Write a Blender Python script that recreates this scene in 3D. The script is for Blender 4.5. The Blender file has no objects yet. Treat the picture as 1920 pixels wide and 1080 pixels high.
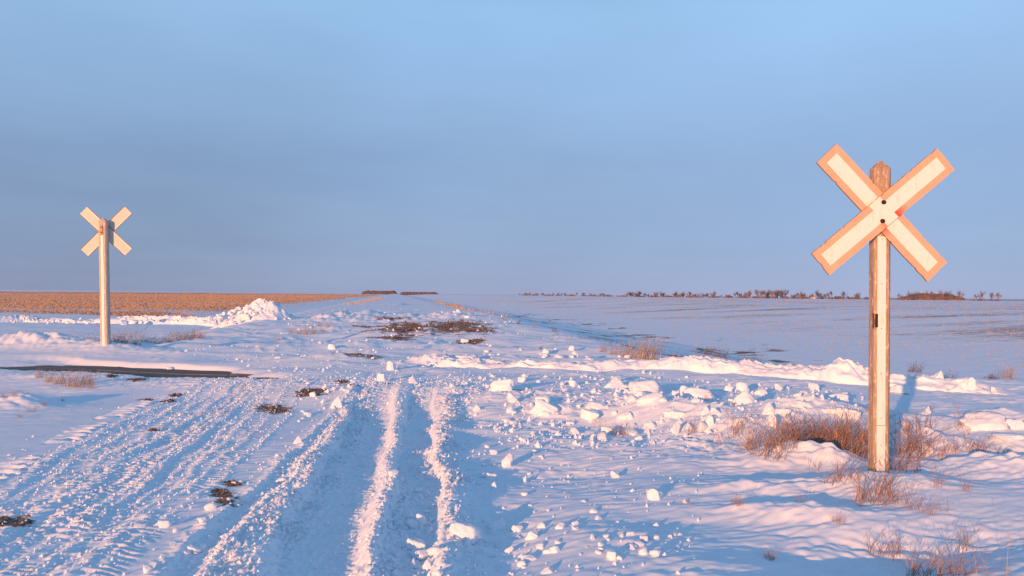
import bpy, bmesh, math, random
import numpy as np
from mathutils import Vector, Matrix, Euler

random.seed(7)
RNG = np.random.default_rng(11)
sc = bpy.context.scene
COL = sc.collection

# ---------------------------------------------------------------- camera
CAM_Z = 1.35
F_PX = 1493.0                      # focal length in pixels of a 1920 wide frame
cam_d = bpy.data.cameras.new('camera')
cam_d.sensor_width = 36.0
cam_d.lens = 36.0 * F_PX / 1920.0
cam_d.clip_start = 0.05
cam_d.clip_end = 60000.0
cam = bpy.data.objects.new('camera', cam_d)
COL.objects.link(cam)
cam.location = (0, 0, CAM_Z)
cam.rotation_mode = 'XYZ'
ROLL = math.radians(0.507)
PITCH = math.radians(0.44)
cam.matrix_world = (Matrix.Translation((0, 0, CAM_Z)) @ Matrix.Rotation(math.radians(90) + PITCH, 4, 'X')
                    @ Matrix.Rotation(ROLL, 4, 'Z'))
sc.camera = cam

# ---------------------------------------------------------------- sky and sun
SUN_EL = math.radians(6.6)
SUN_DIR = Vector((-0.48, -0.877, 0)).normalized()      # horizontal direction towards the sun
world = bpy.data.worlds.new('World')
sc.world = world
world.use_nodes = True
wn = world.node_tree.nodes
wl = world.node_tree.links
wn.clear()
w_out = wn.new('ShaderNodeOutputWorld')
w_bg = wn.new('ShaderNodeBackground')
w_bg.inputs['Strength'].default_value = 0.105
sky = wn.new('ShaderNodeTexSky')
sky.sky_type = 'NISHITA'
sky.sun_disc = False
sky.sun_elevation = SUN_EL
sky.sun_rotation = math.atan2(SUN_DIR.x, SUN_DIR.y)
sky.altitude = 500
sky.air_density = 1.0
sky.dust_density = 0.6
sky.ozone_density = 2.0
# a thin veil of stratus: seen edge-on it is densest towards the horizon and opens to clear blue overhead
tcw = wn.new('ShaderNodeTexCoord')
sep = wn.new('ShaderNodeSeparateXYZ')
wl.new(tcw.outputs['Generated'], sep.inputs['Vector'])
mpw = wn.new('ShaderNodeMapping')
mpw.inputs['Scale'].default_value = (0.9, 0.9, 2.0)
mpw.inputs['Location'].default_value = (5.12, 0.1, 0.0)
mpw.inputs['Rotation'].default_value = (0.0, 0.22, 0.0)
cnz = wn.new('ShaderNodeTexNoise')
cnz.inputs['Scale'].default_value = 1.6
cnz.inputs['Detail'].default_value = 5
cnz.inputs['Roughness'].default_value = 0.48
wl.new(tcw.outputs['Generated'], mpw.inputs['Vector'])
wl.new(mpw.outputs['Vector'], cnz.inputs['Vector'])
veil = wn.new('ShaderNodeValToRGB')
ve = veil.color_ramp.elements
ve[0].position = 0.0; ve[0].color = (0.198, 0.230, 0.362, 1)
ve[1].position = 0.6; ve[1].color = (0.135, 0.315, 0.60, 1)
e_ = ve.new(0.05); e_.color = (0.168, 0.232, 0.372, 1)
e_ = ve.new(0.16); e_.color = (0.155, 0.236, 0.385, 1)
e_ = ve.new(0.33); e_.color = (0.195, 0.335, 0.525, 1)
wl.new(sep.outputs['Z'], veil.inputs['Fac'])
br = wn.new('ShaderNodeMapRange')                      # thicker and thinner cloud
br.inputs['From Min'].default_value = 0.3; br.inputs['From Max'].default_value = 0.7
br.inputs['To Min'].default_value = 9.0; br.inputs['To Max'].default_value = 11.6
wl.new(cnz.outputs['Fac'], br.inputs['Value'])
vsc = wn.new('ShaderNodeVectorMath'); vsc.operation = 'SCALE'
lat = wn.new('ShaderNodeMath'); lat.operation = 'MULTIPLY_ADD'      # the cloud thins from left to right
lat.inputs[1].default_value = 0.17; lat.inputs[2].default_value = 0.99
wl.new(sep.outputs['X'], lat.inputs[0])
thin = wn.new('ShaderNodeMath'); thin.operation = 'MULTIPLY'
wl.new(br.outputs['Result'], thin.inputs[0]); wl.new(lat.outputs[0], thin.inputs[1])
wl.new(veil.outputs['Color'], vsc.inputs[0]); wl.new(thin.outputs[0], vsc.inputs['Scale'])
mps = wn.new('ShaderNodeMapping')
mps.inputs['Scale'].default_value = (1.1, 1.1, 6.0)
mps.inputs['Rotation'].default_value = (0.0, 0.20, 0.3)
stz = wn.new('ShaderNodeTexNoise')
stz.inputs['Scale'].default_value = 2.0; stz.inputs['Detail'].default_value = 6.0; stz.inputs['Roughness'].default_value = 0.55
wl.new(tcw.outputs['Generated'], mps.inputs['Vector']); wl.new(mps.outputs['Vector'], stz.inputs['Vector'])
stm = wn.new('ShaderNodeMapRange')
stm.inputs['From Min'].default_value = 0.3; stm.inputs['From Max'].default_value = 0.72
stm.inputs['To Min'].default_value = 0.0; stm.inputs['To Max'].default_value = 0.20
wl.new(stz.outputs['Fac'], stm.inputs['Value'])
stx = wn.new('ShaderNodeMix'); stx.data_type = 'RGBA'
stx.inputs['B'].default_value = (2.9, 3.9, 5.3, 1)
wl.new(stm.outputs['Result'], stx.inputs['Factor']); wl.new(vsc.outputs['Vector'], stx.inputs['A'])
cov = wn.new('ShaderNodeMapRange'); cov.interpolation_type = 'SMOOTHSTEP'
cov.inputs['From Min'].default_value = 0.30; cov.inputs['From Max'].default_value = 0.85
cov.inputs['To Min'].default_value = 0.94; cov.inputs['To Max'].default_value = 0.30
wl.new(sep.outputs['Z'], cov.inputs['Value'])
cmix = wn.new('ShaderNodeMix'); cmix.data_type = 'RGBA'
wl.new(cov.outputs['Result'], cmix.inputs['Factor'])
wl.new(sky.outputs['Color'], cmix.inputs['A'])
wl.new(stx.outputs['Result'], cmix.inputs['B'])
wl.new(cmix.outputs['Result'], w_bg.inputs['Color'])
wl.new(w_bg.outputs['Background'], w_out.inputs['Surface'])

sun_d = bpy.data.lights.new('sun', 'SUN')
sun_d.energy = 3.8
sun_d.angle = math.radians(0.55)
sun_d.color = (1.0, 0.435, 0.16)
sun = bpy.data.objects.new('sun', sun_d)
COL.objects.link(sun)
ldir = Vector((-SUN_DIR.x * math.cos(SUN_EL), -SUN_DIR.y * math.cos(SUN_EL), -math.sin(SUN_EL)))
sun.rotation_euler = ldir.to_track_quat('-Z', 'Y').to_euler()
sun.location = (-30, -50, 20)

sc.view_settings.view_transform = 'Standard'
sc.view_settings.look = 'None'
sc.view_settings.exposure = 0.55
sc.view_settings.gamma = 1.0
sc.view_settings.use_curve_mapping = False

# ---------------------------------------------------------------- helpers: noise, projection, tags
def _hash(ix, iy, seed):
    h = ix.astype(np.uint32) * np.uint32(374761393) + iy.astype(np.uint32) * np.uint32(668265263) + np.uint32((seed * 974711 + 12345) & 0xFFFFFFFF)
    h = (h ^ (h >> np.uint32(13))) * np.uint32(1274126177)
    h = (h ^ (h >> np.uint32(16))) * np.uint32(2246822519)
    return h ^ (h >> np.uint32(15))

_GT = np.linspace(0, 2 * np.pi, 256, endpoint=False)
_GX, _GY = np.cos(_GT), np.sin(_GT)

def noise(x, y, seed=0):
    """gradient noise, about -1..1"""
    x = np.asarray(x, float); y = np.asarray(y, float)
    x, y = np.broadcast_arrays(x, y)
    x0 = np.floor(x); y0 = np.floor(y)
    fx = x - x0; fy = y - y0
    ix = x0.astype(np.int32); iy = y0.astype(np.int32)
    def g(dx, dy):
        h = _hash(ix + dx, iy + dy, seed) & 255
        return _GX[h] * (fx - dx) + _GY[h] * (fy - dy)
    u = fx * fx * fx * (fx * (fx * 6 - 15) + 10)
    v = fy * fy * fy * (fy * (fy * 6 - 15) + 10)
    a = g(0, 0); b = g(1, 0); c = g(0, 1); d = g(1, 1)
    return 1.5 * ((a + (b - a) * u) * (1 - v) + (c + (d - c) * u) * v)

def fbm(x, y, octv=3, seed=0, gain=0.5):
    s = 0; a = 1.0; f = 1.0
    for i in range(octv):
        s = s + a * noise(np.asarray(x) * f, np.asarray(y) * f, seed + 17 * i)
        a *= gain; f *= 2.03
    return s

def billow(x, y, seed=0):
    """lumpy: rounded tops, sharp creases, 0..1"""
    return 1.0 - np.clip(np.abs(noise(x, y, seed)) * 2.2, 0, 1)

def sstep(a, b, x):
    t = np.clip((np.asarray(x, float) - a) / (b - a), 0, 1)
    return t * t * (3 - 2 * t)

def G(u, v, z=0.0):
    """point at height z seen at a pixel of the 1920x1080 photograph"""
    vh = 551.5 + 0.00885 * (u - 960)
    Y = F_PX * (CAM_Z - z) / (v - vh)
    return ((u - 960) / F_PX * Y, Y)

def GP(pts, z=0.0):
    a = np.array([G(u, v, z) for u, v in pts])
    a = a[np.argsort(a[:, 1])]
    return a[:, 0], a[:, 1]

def tag(o, label=None, cat=None, group=None, kind=None):
    if label: o['label'] = label
    if cat: o['category'] = cat
    if group: o['group'] = group
    if kind: o['kind'] = kind
    return o

def link(o, parent=None):
    COL.objects.link(o)
    if parent is not None: o.parent = parent
    return o

def mesh_obj(name, verts, faces, mat, parent=None, smooth=False):
    me = bpy.data.meshes.new(name)
    me.from_pydata([tuple(map(float, v)) for v in verts], [], faces)
    me.update()
    if smooth:
        me.polygons.foreach_set('use_smooth', [True] * len(me.polygons))
    if mat: me.materials.append(mat)
    return link(bpy.data.objects.new(name, me), parent)

def grid_mesh(name, P, mat, parent=None, closed_v=False):
    """P: rows x cols x 3 array"""
    R, C = P.shape[:2]
    V = P.reshape(-1, 3)
    i = np.arange(R - 1)[:, None] * C
    j = np.arange(C if closed_v else C - 1)[None, :]
    jn = (j + 1) % C
    F = np.stack([i + j, i + jn, i + C + jn, i + C + j], -1).reshape(-1, 4)
    me = bpy.data.meshes.new(name)
    me.vertices.add(len(V)); me.vertices.foreach_set('co', V.astype(np.float32).ravel())
    me.loops.add(F.size); me.loops.foreach_set('vertex_index', F.astype(np.int32).ravel())
    me.polygons.add(len(F))
    me.polygons.foreach_set('loop_start', np.arange(0, F.size, 4, dtype=np.int32))
    me.polygons.foreach_set('use_smooth', np.ones(len(F), dtype=bool))
    me.update(calc_edges=True)
    me.materials.append(mat)
    o = bpy.data.objects.new(name, me)
    return link(o, parent)

# ---------------------------------------------------------------- materials
def new_mat(name):
    m = bpy.data.materials.new(name)
    m.use_nodes = True
    nt = m.node_tree
    b = nt.nodes['Principled BSDF']
    return m, nt, b

def N(nt, typ, **kw):
    n = nt.nodes.new(typ)
    for k, v in kw.items():
        if k in n.inputs: n.inputs[k].default_value = v
        else: setattr(n, k, v)
    return n

SNOW = (0.82, 0.87, 0.93, 1)

def snow_bump(nt, b, scale=60, strength=0.35, dist=0.01, coord='Object'):
    tc = N(nt, 'ShaderNodeTexCoord')
    n1 = N(nt, 'ShaderNodeTexNoise'); n1.inputs['Scale'].default_value = scale
    n1.inputs['Detail'].default_value = 5; n1.inputs['Roughness'].default_value = 0.65
    bp = N(nt, 'ShaderNodeBump'); bp.inputs['Strength'].default_value = strength
    bp.inputs['Distance'].default_value = dist
    nt.links.new(tc.outputs[coord], n1.inputs['Vector'])
    nt.links.new(n1.outputs['Fac'], bp.inputs['Height'])
    nt.links.new(bp.outputs['Normal'], b.inputs['Normal'])
    return tc, n1

def make_snow_mat():
    m, nt, b = new_mat('snow_chunk')
    b.inputs['Base Color'].default_value = SNOW
    b.inputs['Roughness'].default_value = 0.75
    b.inputs['Specular IOR Level'].default_value = 0.25
    # world-space grain, so that scaled copies keep the same grain size
    geo = N(nt, 'ShaderNodeNewGeometry')
    n1 = N(nt, 'ShaderNodeTexNoise'); n1.inputs['Scale'].default_value = 45
    n1.inputs['Detail'].default_value = 6; n1.inputs['Roughness'].default_value = 0.65
    bp = N(nt, 'ShaderNodeBump'); bp.inputs['Strength'].default_value = 0.45; bp.inputs['Distance'].default_value = 0.012
    nt.links.new(geo.outputs['Position'], n1.inputs['Vector'])
    nt.links.new(n1.outputs['Fac'], bp.inputs['Height'])
    nt.links.new(bp.outputs['Normal'], b.inputs['Normal'])
    return m

def make_ground_mat():
    m, nt, b = new_mat('snowy_ground')
    L = nt.links.new
    b.inputs['Roughness'].default_value = 0.75
    b.inputs['Specular IOR Level'].default_value = 0.25
    tc = N(nt, 'ShaderNodeTexCoord')
    soil = N(nt, 'ShaderNodeAttribute', attribute_name='soil')
    stub = N(nt, 'ShaderNodeAttribute', attribute_name='stubble')
    # soil threshold with fine ragged edges, streaked across
    mp = N(nt, 'ShaderNodeMapping'); mp.inputs['Scale'].default_value = (0.45, 1.0, 1.0)
    L(tc.outputs['Object'], mp.inputs['Vector'])
    ns = N(nt, 'ShaderNodeTexNoise'); ns.inputs['Scale'].default_value = 7; ns.inputs['Detail'].default_value = 6
    ns.inputs['Roughness'].default_value = 0.7
    L(mp.outputs['Vector'], ns.inputs['Vector'])
    sub = N(nt, 'ShaderNodeMath', operation='SUBTRACT'); sub.inputs[1].default_value = 0.5
    L(ns.outputs['Fac'], sub.inputs[0])
    mul = N(nt, 'ShaderNodeMath', operation='MULTIPLY'); mul.inputs[1].default_value = 2.3
    L(sub.outputs[0], mul.inputs[0])
    add = N(nt, 'ShaderNodeMath', operation='ADD')
    L(soil.outputs['Fac'], add.inputs[0]); L(mul.outputs[0], add.inputs[1])
    mr = N(nt, 'ShaderNodeMapRange'); mr.inputs['From Min'].default_value = 0.44; mr.inputs['From Max'].default_value = 0.58
    L(add.outputs[0], mr.inputs['Value'])
    # the masks must be 0 where the attribute is 0
    gate = N(nt, 'ShaderNodeMapRange'); gate.inputs['From Min'].default_value = 0.04; gate.inputs['From Max'].default_value = 0.2
    L(soil.outputs['Fac'], gate.inputs['Value'])
    sm = N(nt, 'ShaderNodeMath', operation='MULTIPLY'); L(mr.outputs['Result'], sm.inputs[0]); L(gate.outputs['Result'], sm.inputs[1])
    # soil colour
    nc = N(nt, 'ShaderNodeTexNoise'); nc.inputs['Scale'].default_value = 30; nc.inputs['Detail'].default_value = 5
    L(tc.outputs['Object'], nc.inputs['Vector'])
    cr = N(nt, 'ShaderNodeValToRGB')
    cr.color_ramp.elements[0].position = 0.35; cr.color_ramp.elements[0].color = (0.10, 0.068, 0.055, 1)
    cr.color_ramp.elements[1].position = 0.7; cr.color_ramp.elements[1].color = (0.40, 0.27, 0.20, 1)
    L(nc.outputs['Fac'], cr.inputs['Fac'])
    # stubble colour: streaks of straw and snow
    mp2 = N(nt, 'ShaderNodeMapping'); mp2.inputs['Scale'].default_value = (0.35, 1.0, 1.0)
    mp2.inputs['Rotation'].default_value = (0, 0, 0.15)
    L(tc.outputs['Object'], mp2.inputs['Vector'])
    n2 = N(nt, 'ShaderNodeTexNoise'); n2.inputs['Scale'].default_value = 0.9; n2.inputs['Detail'].default_value = 7
    n2.inputs['Roughness'].default_value = 0.75
    L(mp2.outputs['Vector'], n2.inputs['Vector'])
    s2 = N(nt, 'ShaderNodeMath', operation='SUBTRACT'); s2.inputs[1].default_value = 0.5; L(n2.outputs['Fac'], s2.inputs[0])
    m2 = N(nt, 'ShaderNodeMath', operation='MULTIPLY'); m2.inputs[1].default_value = 1.6; L(s2.outputs[0], m2.inputs[0])
    a2 = N(nt, 'ShaderNodeMath', operation='ADD'); L(stub.outputs['Fac'], a2.inputs[0]); L(m2.outputs[0], a2.inputs[1])
    r2 = N(nt, 'ShaderNodeMapRange'); r2.inputs['From Min'].default_value = 0.3; r2.inputs['From Max'].default_value = 0.7
    L(a2.outputs[0], r2.inputs['Value'])
    g2 = N(nt, 'ShaderNodeMapRange'); g2.inputs['From Min'].default_value = 0.02; g2.inputs['From Max'].default_value = 0.2
    L(stub.outputs['Fac'], g2.inputs['Value'])
    t2 = N(nt, 'ShaderNodeMath', operation='MULTIPLY'); L(r2.outputs['Result'], t2.inputs[0]); L(g2.outputs['Result'], t2.inputs[1])
    mixa = N(nt, 'ShaderNodeMix', data_type='RGBA')
    mixa.inputs['A'].default_value = SNOW
    mixa.inputs['B'].default_value = (0.36, 0.25, 0.18, 1)
    L(t2.outputs[0], mixa.inputs['Factor'])
    mixb = N(nt, 'ShaderNodeMix', data_type='RGBA')
    L(sm.outputs[0], mixb.inputs['Factor']); L(mixa.outputs['Result'], mixb.inputs['A']); L(cr.outputs['Color'], mixb.inputs['B'])
    L(mixb.outputs['Result'], b.inputs['Base Color'])
    # grain
    n3 = N(nt, 'ShaderNodeTexNoise'); n3.inputs['Scale'].default_value = 55; n3.inputs['Detail'].default_value = 5
    n3.inputs['Roughness'].default_value = 0.7
    L(tc.outputs['Object'], n3.inputs['Vector'])
    bp = N(nt, 'ShaderNodeBump'); bp.inputs['Strength'].default_value = 0.30; bp.inputs['Distance'].default_value = 0.006
    L(n3.outputs['Fac'], bp.inputs['Height'])
    bp2 = N(nt, 'ShaderNodeBump'); bp2.inputs['Distance'].default_value = 0.04
    L(sm.outputs[0], bp2.inputs['Strength']); L(nc.outputs['Fac'], bp2.inputs['Height'])
    L(bp.outputs['Normal'], bp2.inputs['Normal'])
    L(bp2.outputs['Normal'], b.inputs['Normal'])
    return m

def simple_mat(name, col, rough=0.8, var=0.25, scale=20, metallic=0.0, bump=0.0):
    m, nt, b = new_mat(name)
    L = nt.links.new
    tc = N(nt, 'ShaderNodeTexCoord')
    n = N(nt, 'ShaderNodeTexNoise'); n.inputs['Scale'].default_value = scale; n.inputs['Detail'].default_value = 4
    L(tc.outputs['Object'], n.inputs['Vector'])
    mx = N(nt, 'ShaderNodeMix', data_type='RGBA')
    mx.inputs['A'].default_value = tuple(c * (1 - var) for c in col) + (1,)
    mx.inputs['B'].default_value = tuple(min(1, c * (1 + var)) for c in col) + (1,)
    L(n.outputs['Fac'], mx.inputs['Factor'])
    L(mx.outputs['Result'], b.inputs['Base Color'])
    b.inputs['Roughness'].default_value = rough
    b.inputs['Metallic'].default_value = metallic
    b.inputs['Specular IOR Level'].default_value = 0.3
    if bump:
        bp = N(nt, 'ShaderNodeBump'); bp.inputs['Strength'].default_value = bump; bp.inputs['Distance'].default_value = 0.005
        L(n.outputs['Fac'], bp.inputs['Height']); L(bp.outputs['Normal'], b.inputs['Normal'])
    return m

def straw_mat(name, c0, c1):
    """stem colour varies from stem to stem (random per mesh island)"""
    m, nt, b = new_mat(name)
    g = N(nt, 'ShaderNodeNewGeometry')
    cr = N(nt, 'ShaderNodeValToRGB')
    cr.color_ramp.elements[0].color = c0 + (1,); cr.color_ramp.elements[1].color = c1 + (1,)
    nt.links.new(g.outputs['Random Per Island'], cr.inputs['Fac'])
    nt.links.new(cr.outputs['Color'], b.inputs['Base Color'])
    b.inputs['Roughness'].default_value = 0.85
    b.inputs['Specular IOR Level'].default_value = 0.2
    return m

def wood_mat(name, c0, c1, c2):
    m, nt, b = new_mat(name)
    L = nt.links.new
    tc = N(nt, 'ShaderNodeTexCoord')
    mp = N(nt, 'ShaderNodeMapping'); mp.inputs['Scale'].default_value = (1, 1, 0.045)
    L(tc.outputs['Object'], mp.inputs['Vector'])
    n = N(nt, 'ShaderNodeTexNoise'); n.inputs['Scale'].default_value = 120; n.inputs['Detail'].default_value = 6
    n.inputs['Roughness'].default_value = 0.7
    L(mp.outputs['Vector'], n.inputs['Vector'])
    cr = N(nt, 'ShaderNodeValToRGB')
    e = cr.color_ramp.elements
    e[0].position = 0.34; e[0].color = c0 + (1,)
    e[1].position = 0.62; e[1].color = c1 + (1,)
    L(n.outputs['Fac'], cr.inputs['Fac'])
    # old paint flakes left in patches
    n2 = N(nt, 'ShaderNodeTexNoise'); n2.inputs['Scale'].default_value = 38; n2.inputs['Detail'].default_value = 7
    n2.inputs['Roughness'].default_value = 0.75
    mp2 = N(nt, 'ShaderNodeMapping'); mp2.inputs['Scale'].default_value = (1, 1, 0.3)
    L(tc.outputs['Object'], mp2.inputs['Vector']); L(mp2.outputs['Vector'], n2.inputs['Vector'])
    r = N(nt, 'ShaderNodeMapRange'); r.inputs['From Min'].default_value = 0.54; r.inputs['From Max'].default_value = 0.6
    L(n2.outputs['Fac'], r.inputs['Value'])
    mx = N(nt, 'ShaderNodeMix', data_type='RGBA'); mx.inputs['B'].default_value = c2 + (1,)
    L(r.outputs['Result'], mx.inputs['Factor']); L(cr.outputs['Color'], mx.inputs['A'])
    L(mx.outputs['Result'], b.inputs['Base Color'])
    bp = N(nt, 'ShaderNodeBump'); bp.inputs['Strength'].default_value = 0.6; bp.inputs['Distance'].default_value = 0.004
    L(n.outputs['Fac'], bp.inputs['Height']); L(bp.outputs['Normal'], b.inputs['Normal'])
    b.inputs['Roughness'].default_value = 0.85
    b.inputs['Specular IOR Level'].default_value = 0.2
    return m

def red_paint_mat():
    """red border paint, sun-bleached to a pale orange except near the crossing of the boards"""
    m, nt, b = new_mat('faded_red_paint')
    L = nt.links.new
    tc = N(nt, 'ShaderNodeTexCoord')
    n = N(nt, 'ShaderNodeTexNoise'); n.inputs['Scale'].default_value = 7; n.inputs['Detail'].default_value = 3
    L(tc.outputs['Object'], n.inputs['Vector'])
    fade = N(nt, 'ShaderNodeMix', data_type='RGBA')
    fade.inputs['A'].default_value = (0.72, 0.36, 0.22, 1); fade.inputs['B'].default_value = (0.78, 0.47, 0.31, 1)
    L(n.outputs['Fac'], fade.inputs['Factor'])
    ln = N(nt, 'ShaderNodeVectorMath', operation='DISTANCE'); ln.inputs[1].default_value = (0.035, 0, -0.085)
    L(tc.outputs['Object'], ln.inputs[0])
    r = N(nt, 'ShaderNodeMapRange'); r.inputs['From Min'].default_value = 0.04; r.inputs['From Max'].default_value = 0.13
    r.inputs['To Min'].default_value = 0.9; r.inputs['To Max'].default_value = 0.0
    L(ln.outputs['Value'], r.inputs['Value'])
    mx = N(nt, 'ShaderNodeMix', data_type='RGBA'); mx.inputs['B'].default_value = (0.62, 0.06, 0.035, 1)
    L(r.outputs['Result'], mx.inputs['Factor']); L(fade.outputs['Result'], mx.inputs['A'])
    # chipped spots
    n2 = N(nt, 'ShaderNodeTexNoise'); n2.inputs['Scale'].default_value = 60; n2.inputs['Detail'].default_value = 5
    L(tc.outputs['Object'], n2.inputs['Vector'])
    r2 = N(nt, 'ShaderNodeMapRange'); r2.inputs['From Min'].default_value = 0.69; r2.inputs['From Max'].default_value = 0.72
    L(n2.outputs['Fac'], r2.inputs['Value'])
    mc = N(nt, 'ShaderNodeMix', data_type='RGBA'); mc.inputs['B'].default_value = (0.7, 0.6, 0.42, 1)
    L(r2.outputs['Result'], mc.inputs['Factor']); L(mx.outputs['Result'], mc.inputs['A'])
    L(mc.outputs['Result'], b.inputs['Base Color'])
    b.inputs['Roughness'].default_value = 0.6
    b.inputs['Specular IOR Level'].default_value = 0.3
    return m

M_GROUND = make_ground_mat()
M_SNOW = make_snow_mat()
M_GRASS = straw_mat('red_brown_straw', (0.17, 0.08, 0.048), (0.54, 0.31, 0.175))
M_TAN = straw_mat('tan_straw', (0.28, 0.18, 0.11), (0.58, 0.41, 0.27))
M_STUB = straw_mat('stubble_straw', (0.34, 0.24, 0.18), (0.45, 0.33, 0.25))
M_DARKW = straw_mat('dark_weed', (0.10, 0.07, 0.05), (0.26, 0.17, 0.11))
M_BARK = straw_mat('bare_twigs', (0.135, 0.10, 0.11), (0.25, 0.185, 0.185))
M_SOIL = straw_mat('bare_earth', (0.09, 0.063, 0.053), (0.27, 0.185, 0.145))
M_WOODS = straw_mat('far_woods', (0.11, 0.085, 0.10), (0.17, 0.13, 0.145))  # purple-grey tint of distance haze is put into the twig colour
M_WOOD = wood_mat('weathered_post', (0.25, 0.165, 0.11), (0.52, 0.37, 0.25), (0.66, 0.53, 0.41))
M_WOOD2 = wood_mat('painted_post', (0.40, 0.31, 0.24), (0.60, 0.50, 0.42), (0.70, 0.62, 0.54))
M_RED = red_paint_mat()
def sheeting_mat():
    """reflective sheeting: faint grime streaks, hairline scratches and a little edge staining"""
    m, nt, b = new_mat('reflective_sheeting')
    L = nt.links.new
    geo = N(nt, 'ShaderNodeNewGeometry')
    mp = N(nt, 'ShaderNodeMapping'); mp.inputs['Scale'].default_value = (1, 1, 0.22)
    L(geo.outputs['Position'], mp.inputs['Vector'])
    n1 = N(nt, 'ShaderNodeTexNoise'); n1.inputs['Scale'].default_value = 26; n1.inputs['Detail'].default_value = 6; n1.inputs['Roughness'].default_value = 0.65
    L(mp.outputs['Vector'], n1.inputs['Vector'])
    cr = N(nt, 'ShaderNodeValToRGB'); e = cr.color_ramp.elements
    e[0].position = 0.28; e[0].color = (0.70, 0.64, 0.53, 1); e[1].position = 0.46; e[1].color = (0.83, 0.80, 0.71, 1)
    L(n1.outputs['Fac'], cr.inputs['Fac'])
    n2 = N(nt, 'ShaderNodeTexNoise'); n2.inputs['Scale'].default_value = 90; n2.inputs['Detail'].default_value = 3
    L(geo.outputs['Position'], n2.inputs['Vector'])
    r = N(nt, 'ShaderNodeMapRange'); r.inputs['From Min'].default_value = 0.70; r.inputs['From Max'].default_value = 0.74
    L(n2.outputs['Fac'], r.inputs['Value'])
    mx = N(nt, 'ShaderNodeMix', data_type='RGBA'); mx.inputs['B'].default_value = (0.45, 0.33, 0.22, 1)
    L(r.outputs['Result'], mx.inputs['Factor']); L(cr.outputs['Color'], mx.inputs['A'])
    L(mx.outputs['Result'], b.inputs['Base Color'])
    b.inputs['Roughness'].default_value = 0.45
    b.inputs['Specular IOR Level'].default_value = 0.35
    return m
M_WHITE = sheeting_mat()
M_BACK = simple_mat('board_back', (0.66, 0.58, 0.50), 0.5, 0.06, 5)
M_EDGE = simple_mat('board_edge', (0.30, 0.16, 0.08), 0.6, 0.3, 30)
M_BOLT = simple_mat('dark_bolt', (0.05, 0.032, 0.025), 0.55, 0.2, 40, 0.4)
M_STEEL = simple_mat('weathered_steel', (0.20, 0.15, 0.12), 0.5, 0.3, 40, 0.6)
M_RUST = simple_mat('rusty_rail', (0.10, 0.06, 0.04), 0.6, 0.35, 25, 0.3)
M_BED = simple_mat('bare_crossing', (0.13, 0.12, 0.115), 0.8, 0.4, 6, 0, 0.5)
M_WALL = simple_mat('shed_wall', (0.62, 0.52, 0.45), 0.8, 0.05, 2)
M_ROOF = simple_mat('shed_roof', (0.30, 0.22, 0.20), 0.8, 0.1, 2)

# ---------------------------------------------------------------- the lie of the land
RS = 0.147                      # the road runs to the left of the view axis
def rail_q(X, Y):               # distance beyond the near rail
    return (Y - (10.19 - 0.349 * X)) * 0.944

def rail_z(X):
    return 0.13 - 0.04 * sstep(1.2, 2.6, np.asarray(X, float)) - 0.085 * sstep(0, 1, (-2.4 - np.asarray(X, float)) / 3.2)

# ridges and ruts run along the road; each is a line of points (X against Y)
def LN(pts): return GP(pts, 0.0)
RIDGES = [  # line, height, half width, lumpiness
    (LN([(505, 1075), (520, 985), (585, 890), (640, 815), (690, 750), (712, 716), (728, 690)]), 0.042, 0.19, 0.6),
    (LN([(688, 1080), (715, 985), (735, 880), (741, 790), (757, 735), (770, 716), (782, 690)]), 0.058, 0.115, 0.55),
    (LN([(840, 1075), (866, 1000), (848, 925), (822, 850), (838, 785), (852, 742), (860, 722)]), 0.068, 0.14, 0.6),
    (LN([(300, 1075), (440, 955), (560, 845), (640, 770), (675, 738)]), 0.030, 0.085, 0.9),
    (LN([(380, 1078), (480, 965), (585, 850), (655, 770)]), 0.020, 0.05, 0.6),
    (LN([(110, 1075), (240, 985), (325, 920), (400, 850), (470, 780), (505, 744), (540, 712)]), 0.015, 0.04, 0.5),
    (LN([(75, 1065), (140, 1025), (222, 948), (282, 900), (352, 840), (430, 777), (530, 713)]), 0.016, 0.04, 0.5),
    (LN([(0, 1015), (85, 955), (180, 905), (266, 840), (344, 798), (470, 716)]), 0.018, 0.05, 0.6),
    (LN([(0, 935), (60, 890), (130, 842), (240, 790), (380, 727)]), 0.016, 0.06, 1.2),
]
RUTS = [    # line, depth, half width
    (LN([(600, 1080), (618, 985), (660, 880), (692, 800), (706, 750), (728, 700), (745, 660)]), 0.062, 0.26),
    (LN([(765, 1060), (785, 960), (785, 880), (782, 820), (792, 760), (806, 722)]), 0.055, 0.17),
    (LN([(345, 1078), (450, 970), (575, 850), (648, 770)]), 0.024, 0.09),
    (LN([(95, 1070), (230, 968), (305, 908), (378, 845), (450, 780), (522, 724)]), 0.009, 0.11),
    (LN([(0, 1050), (120, 970), (230, 890), (330, 820), (480, 722)]), 0.009, 0.12),
]
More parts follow.
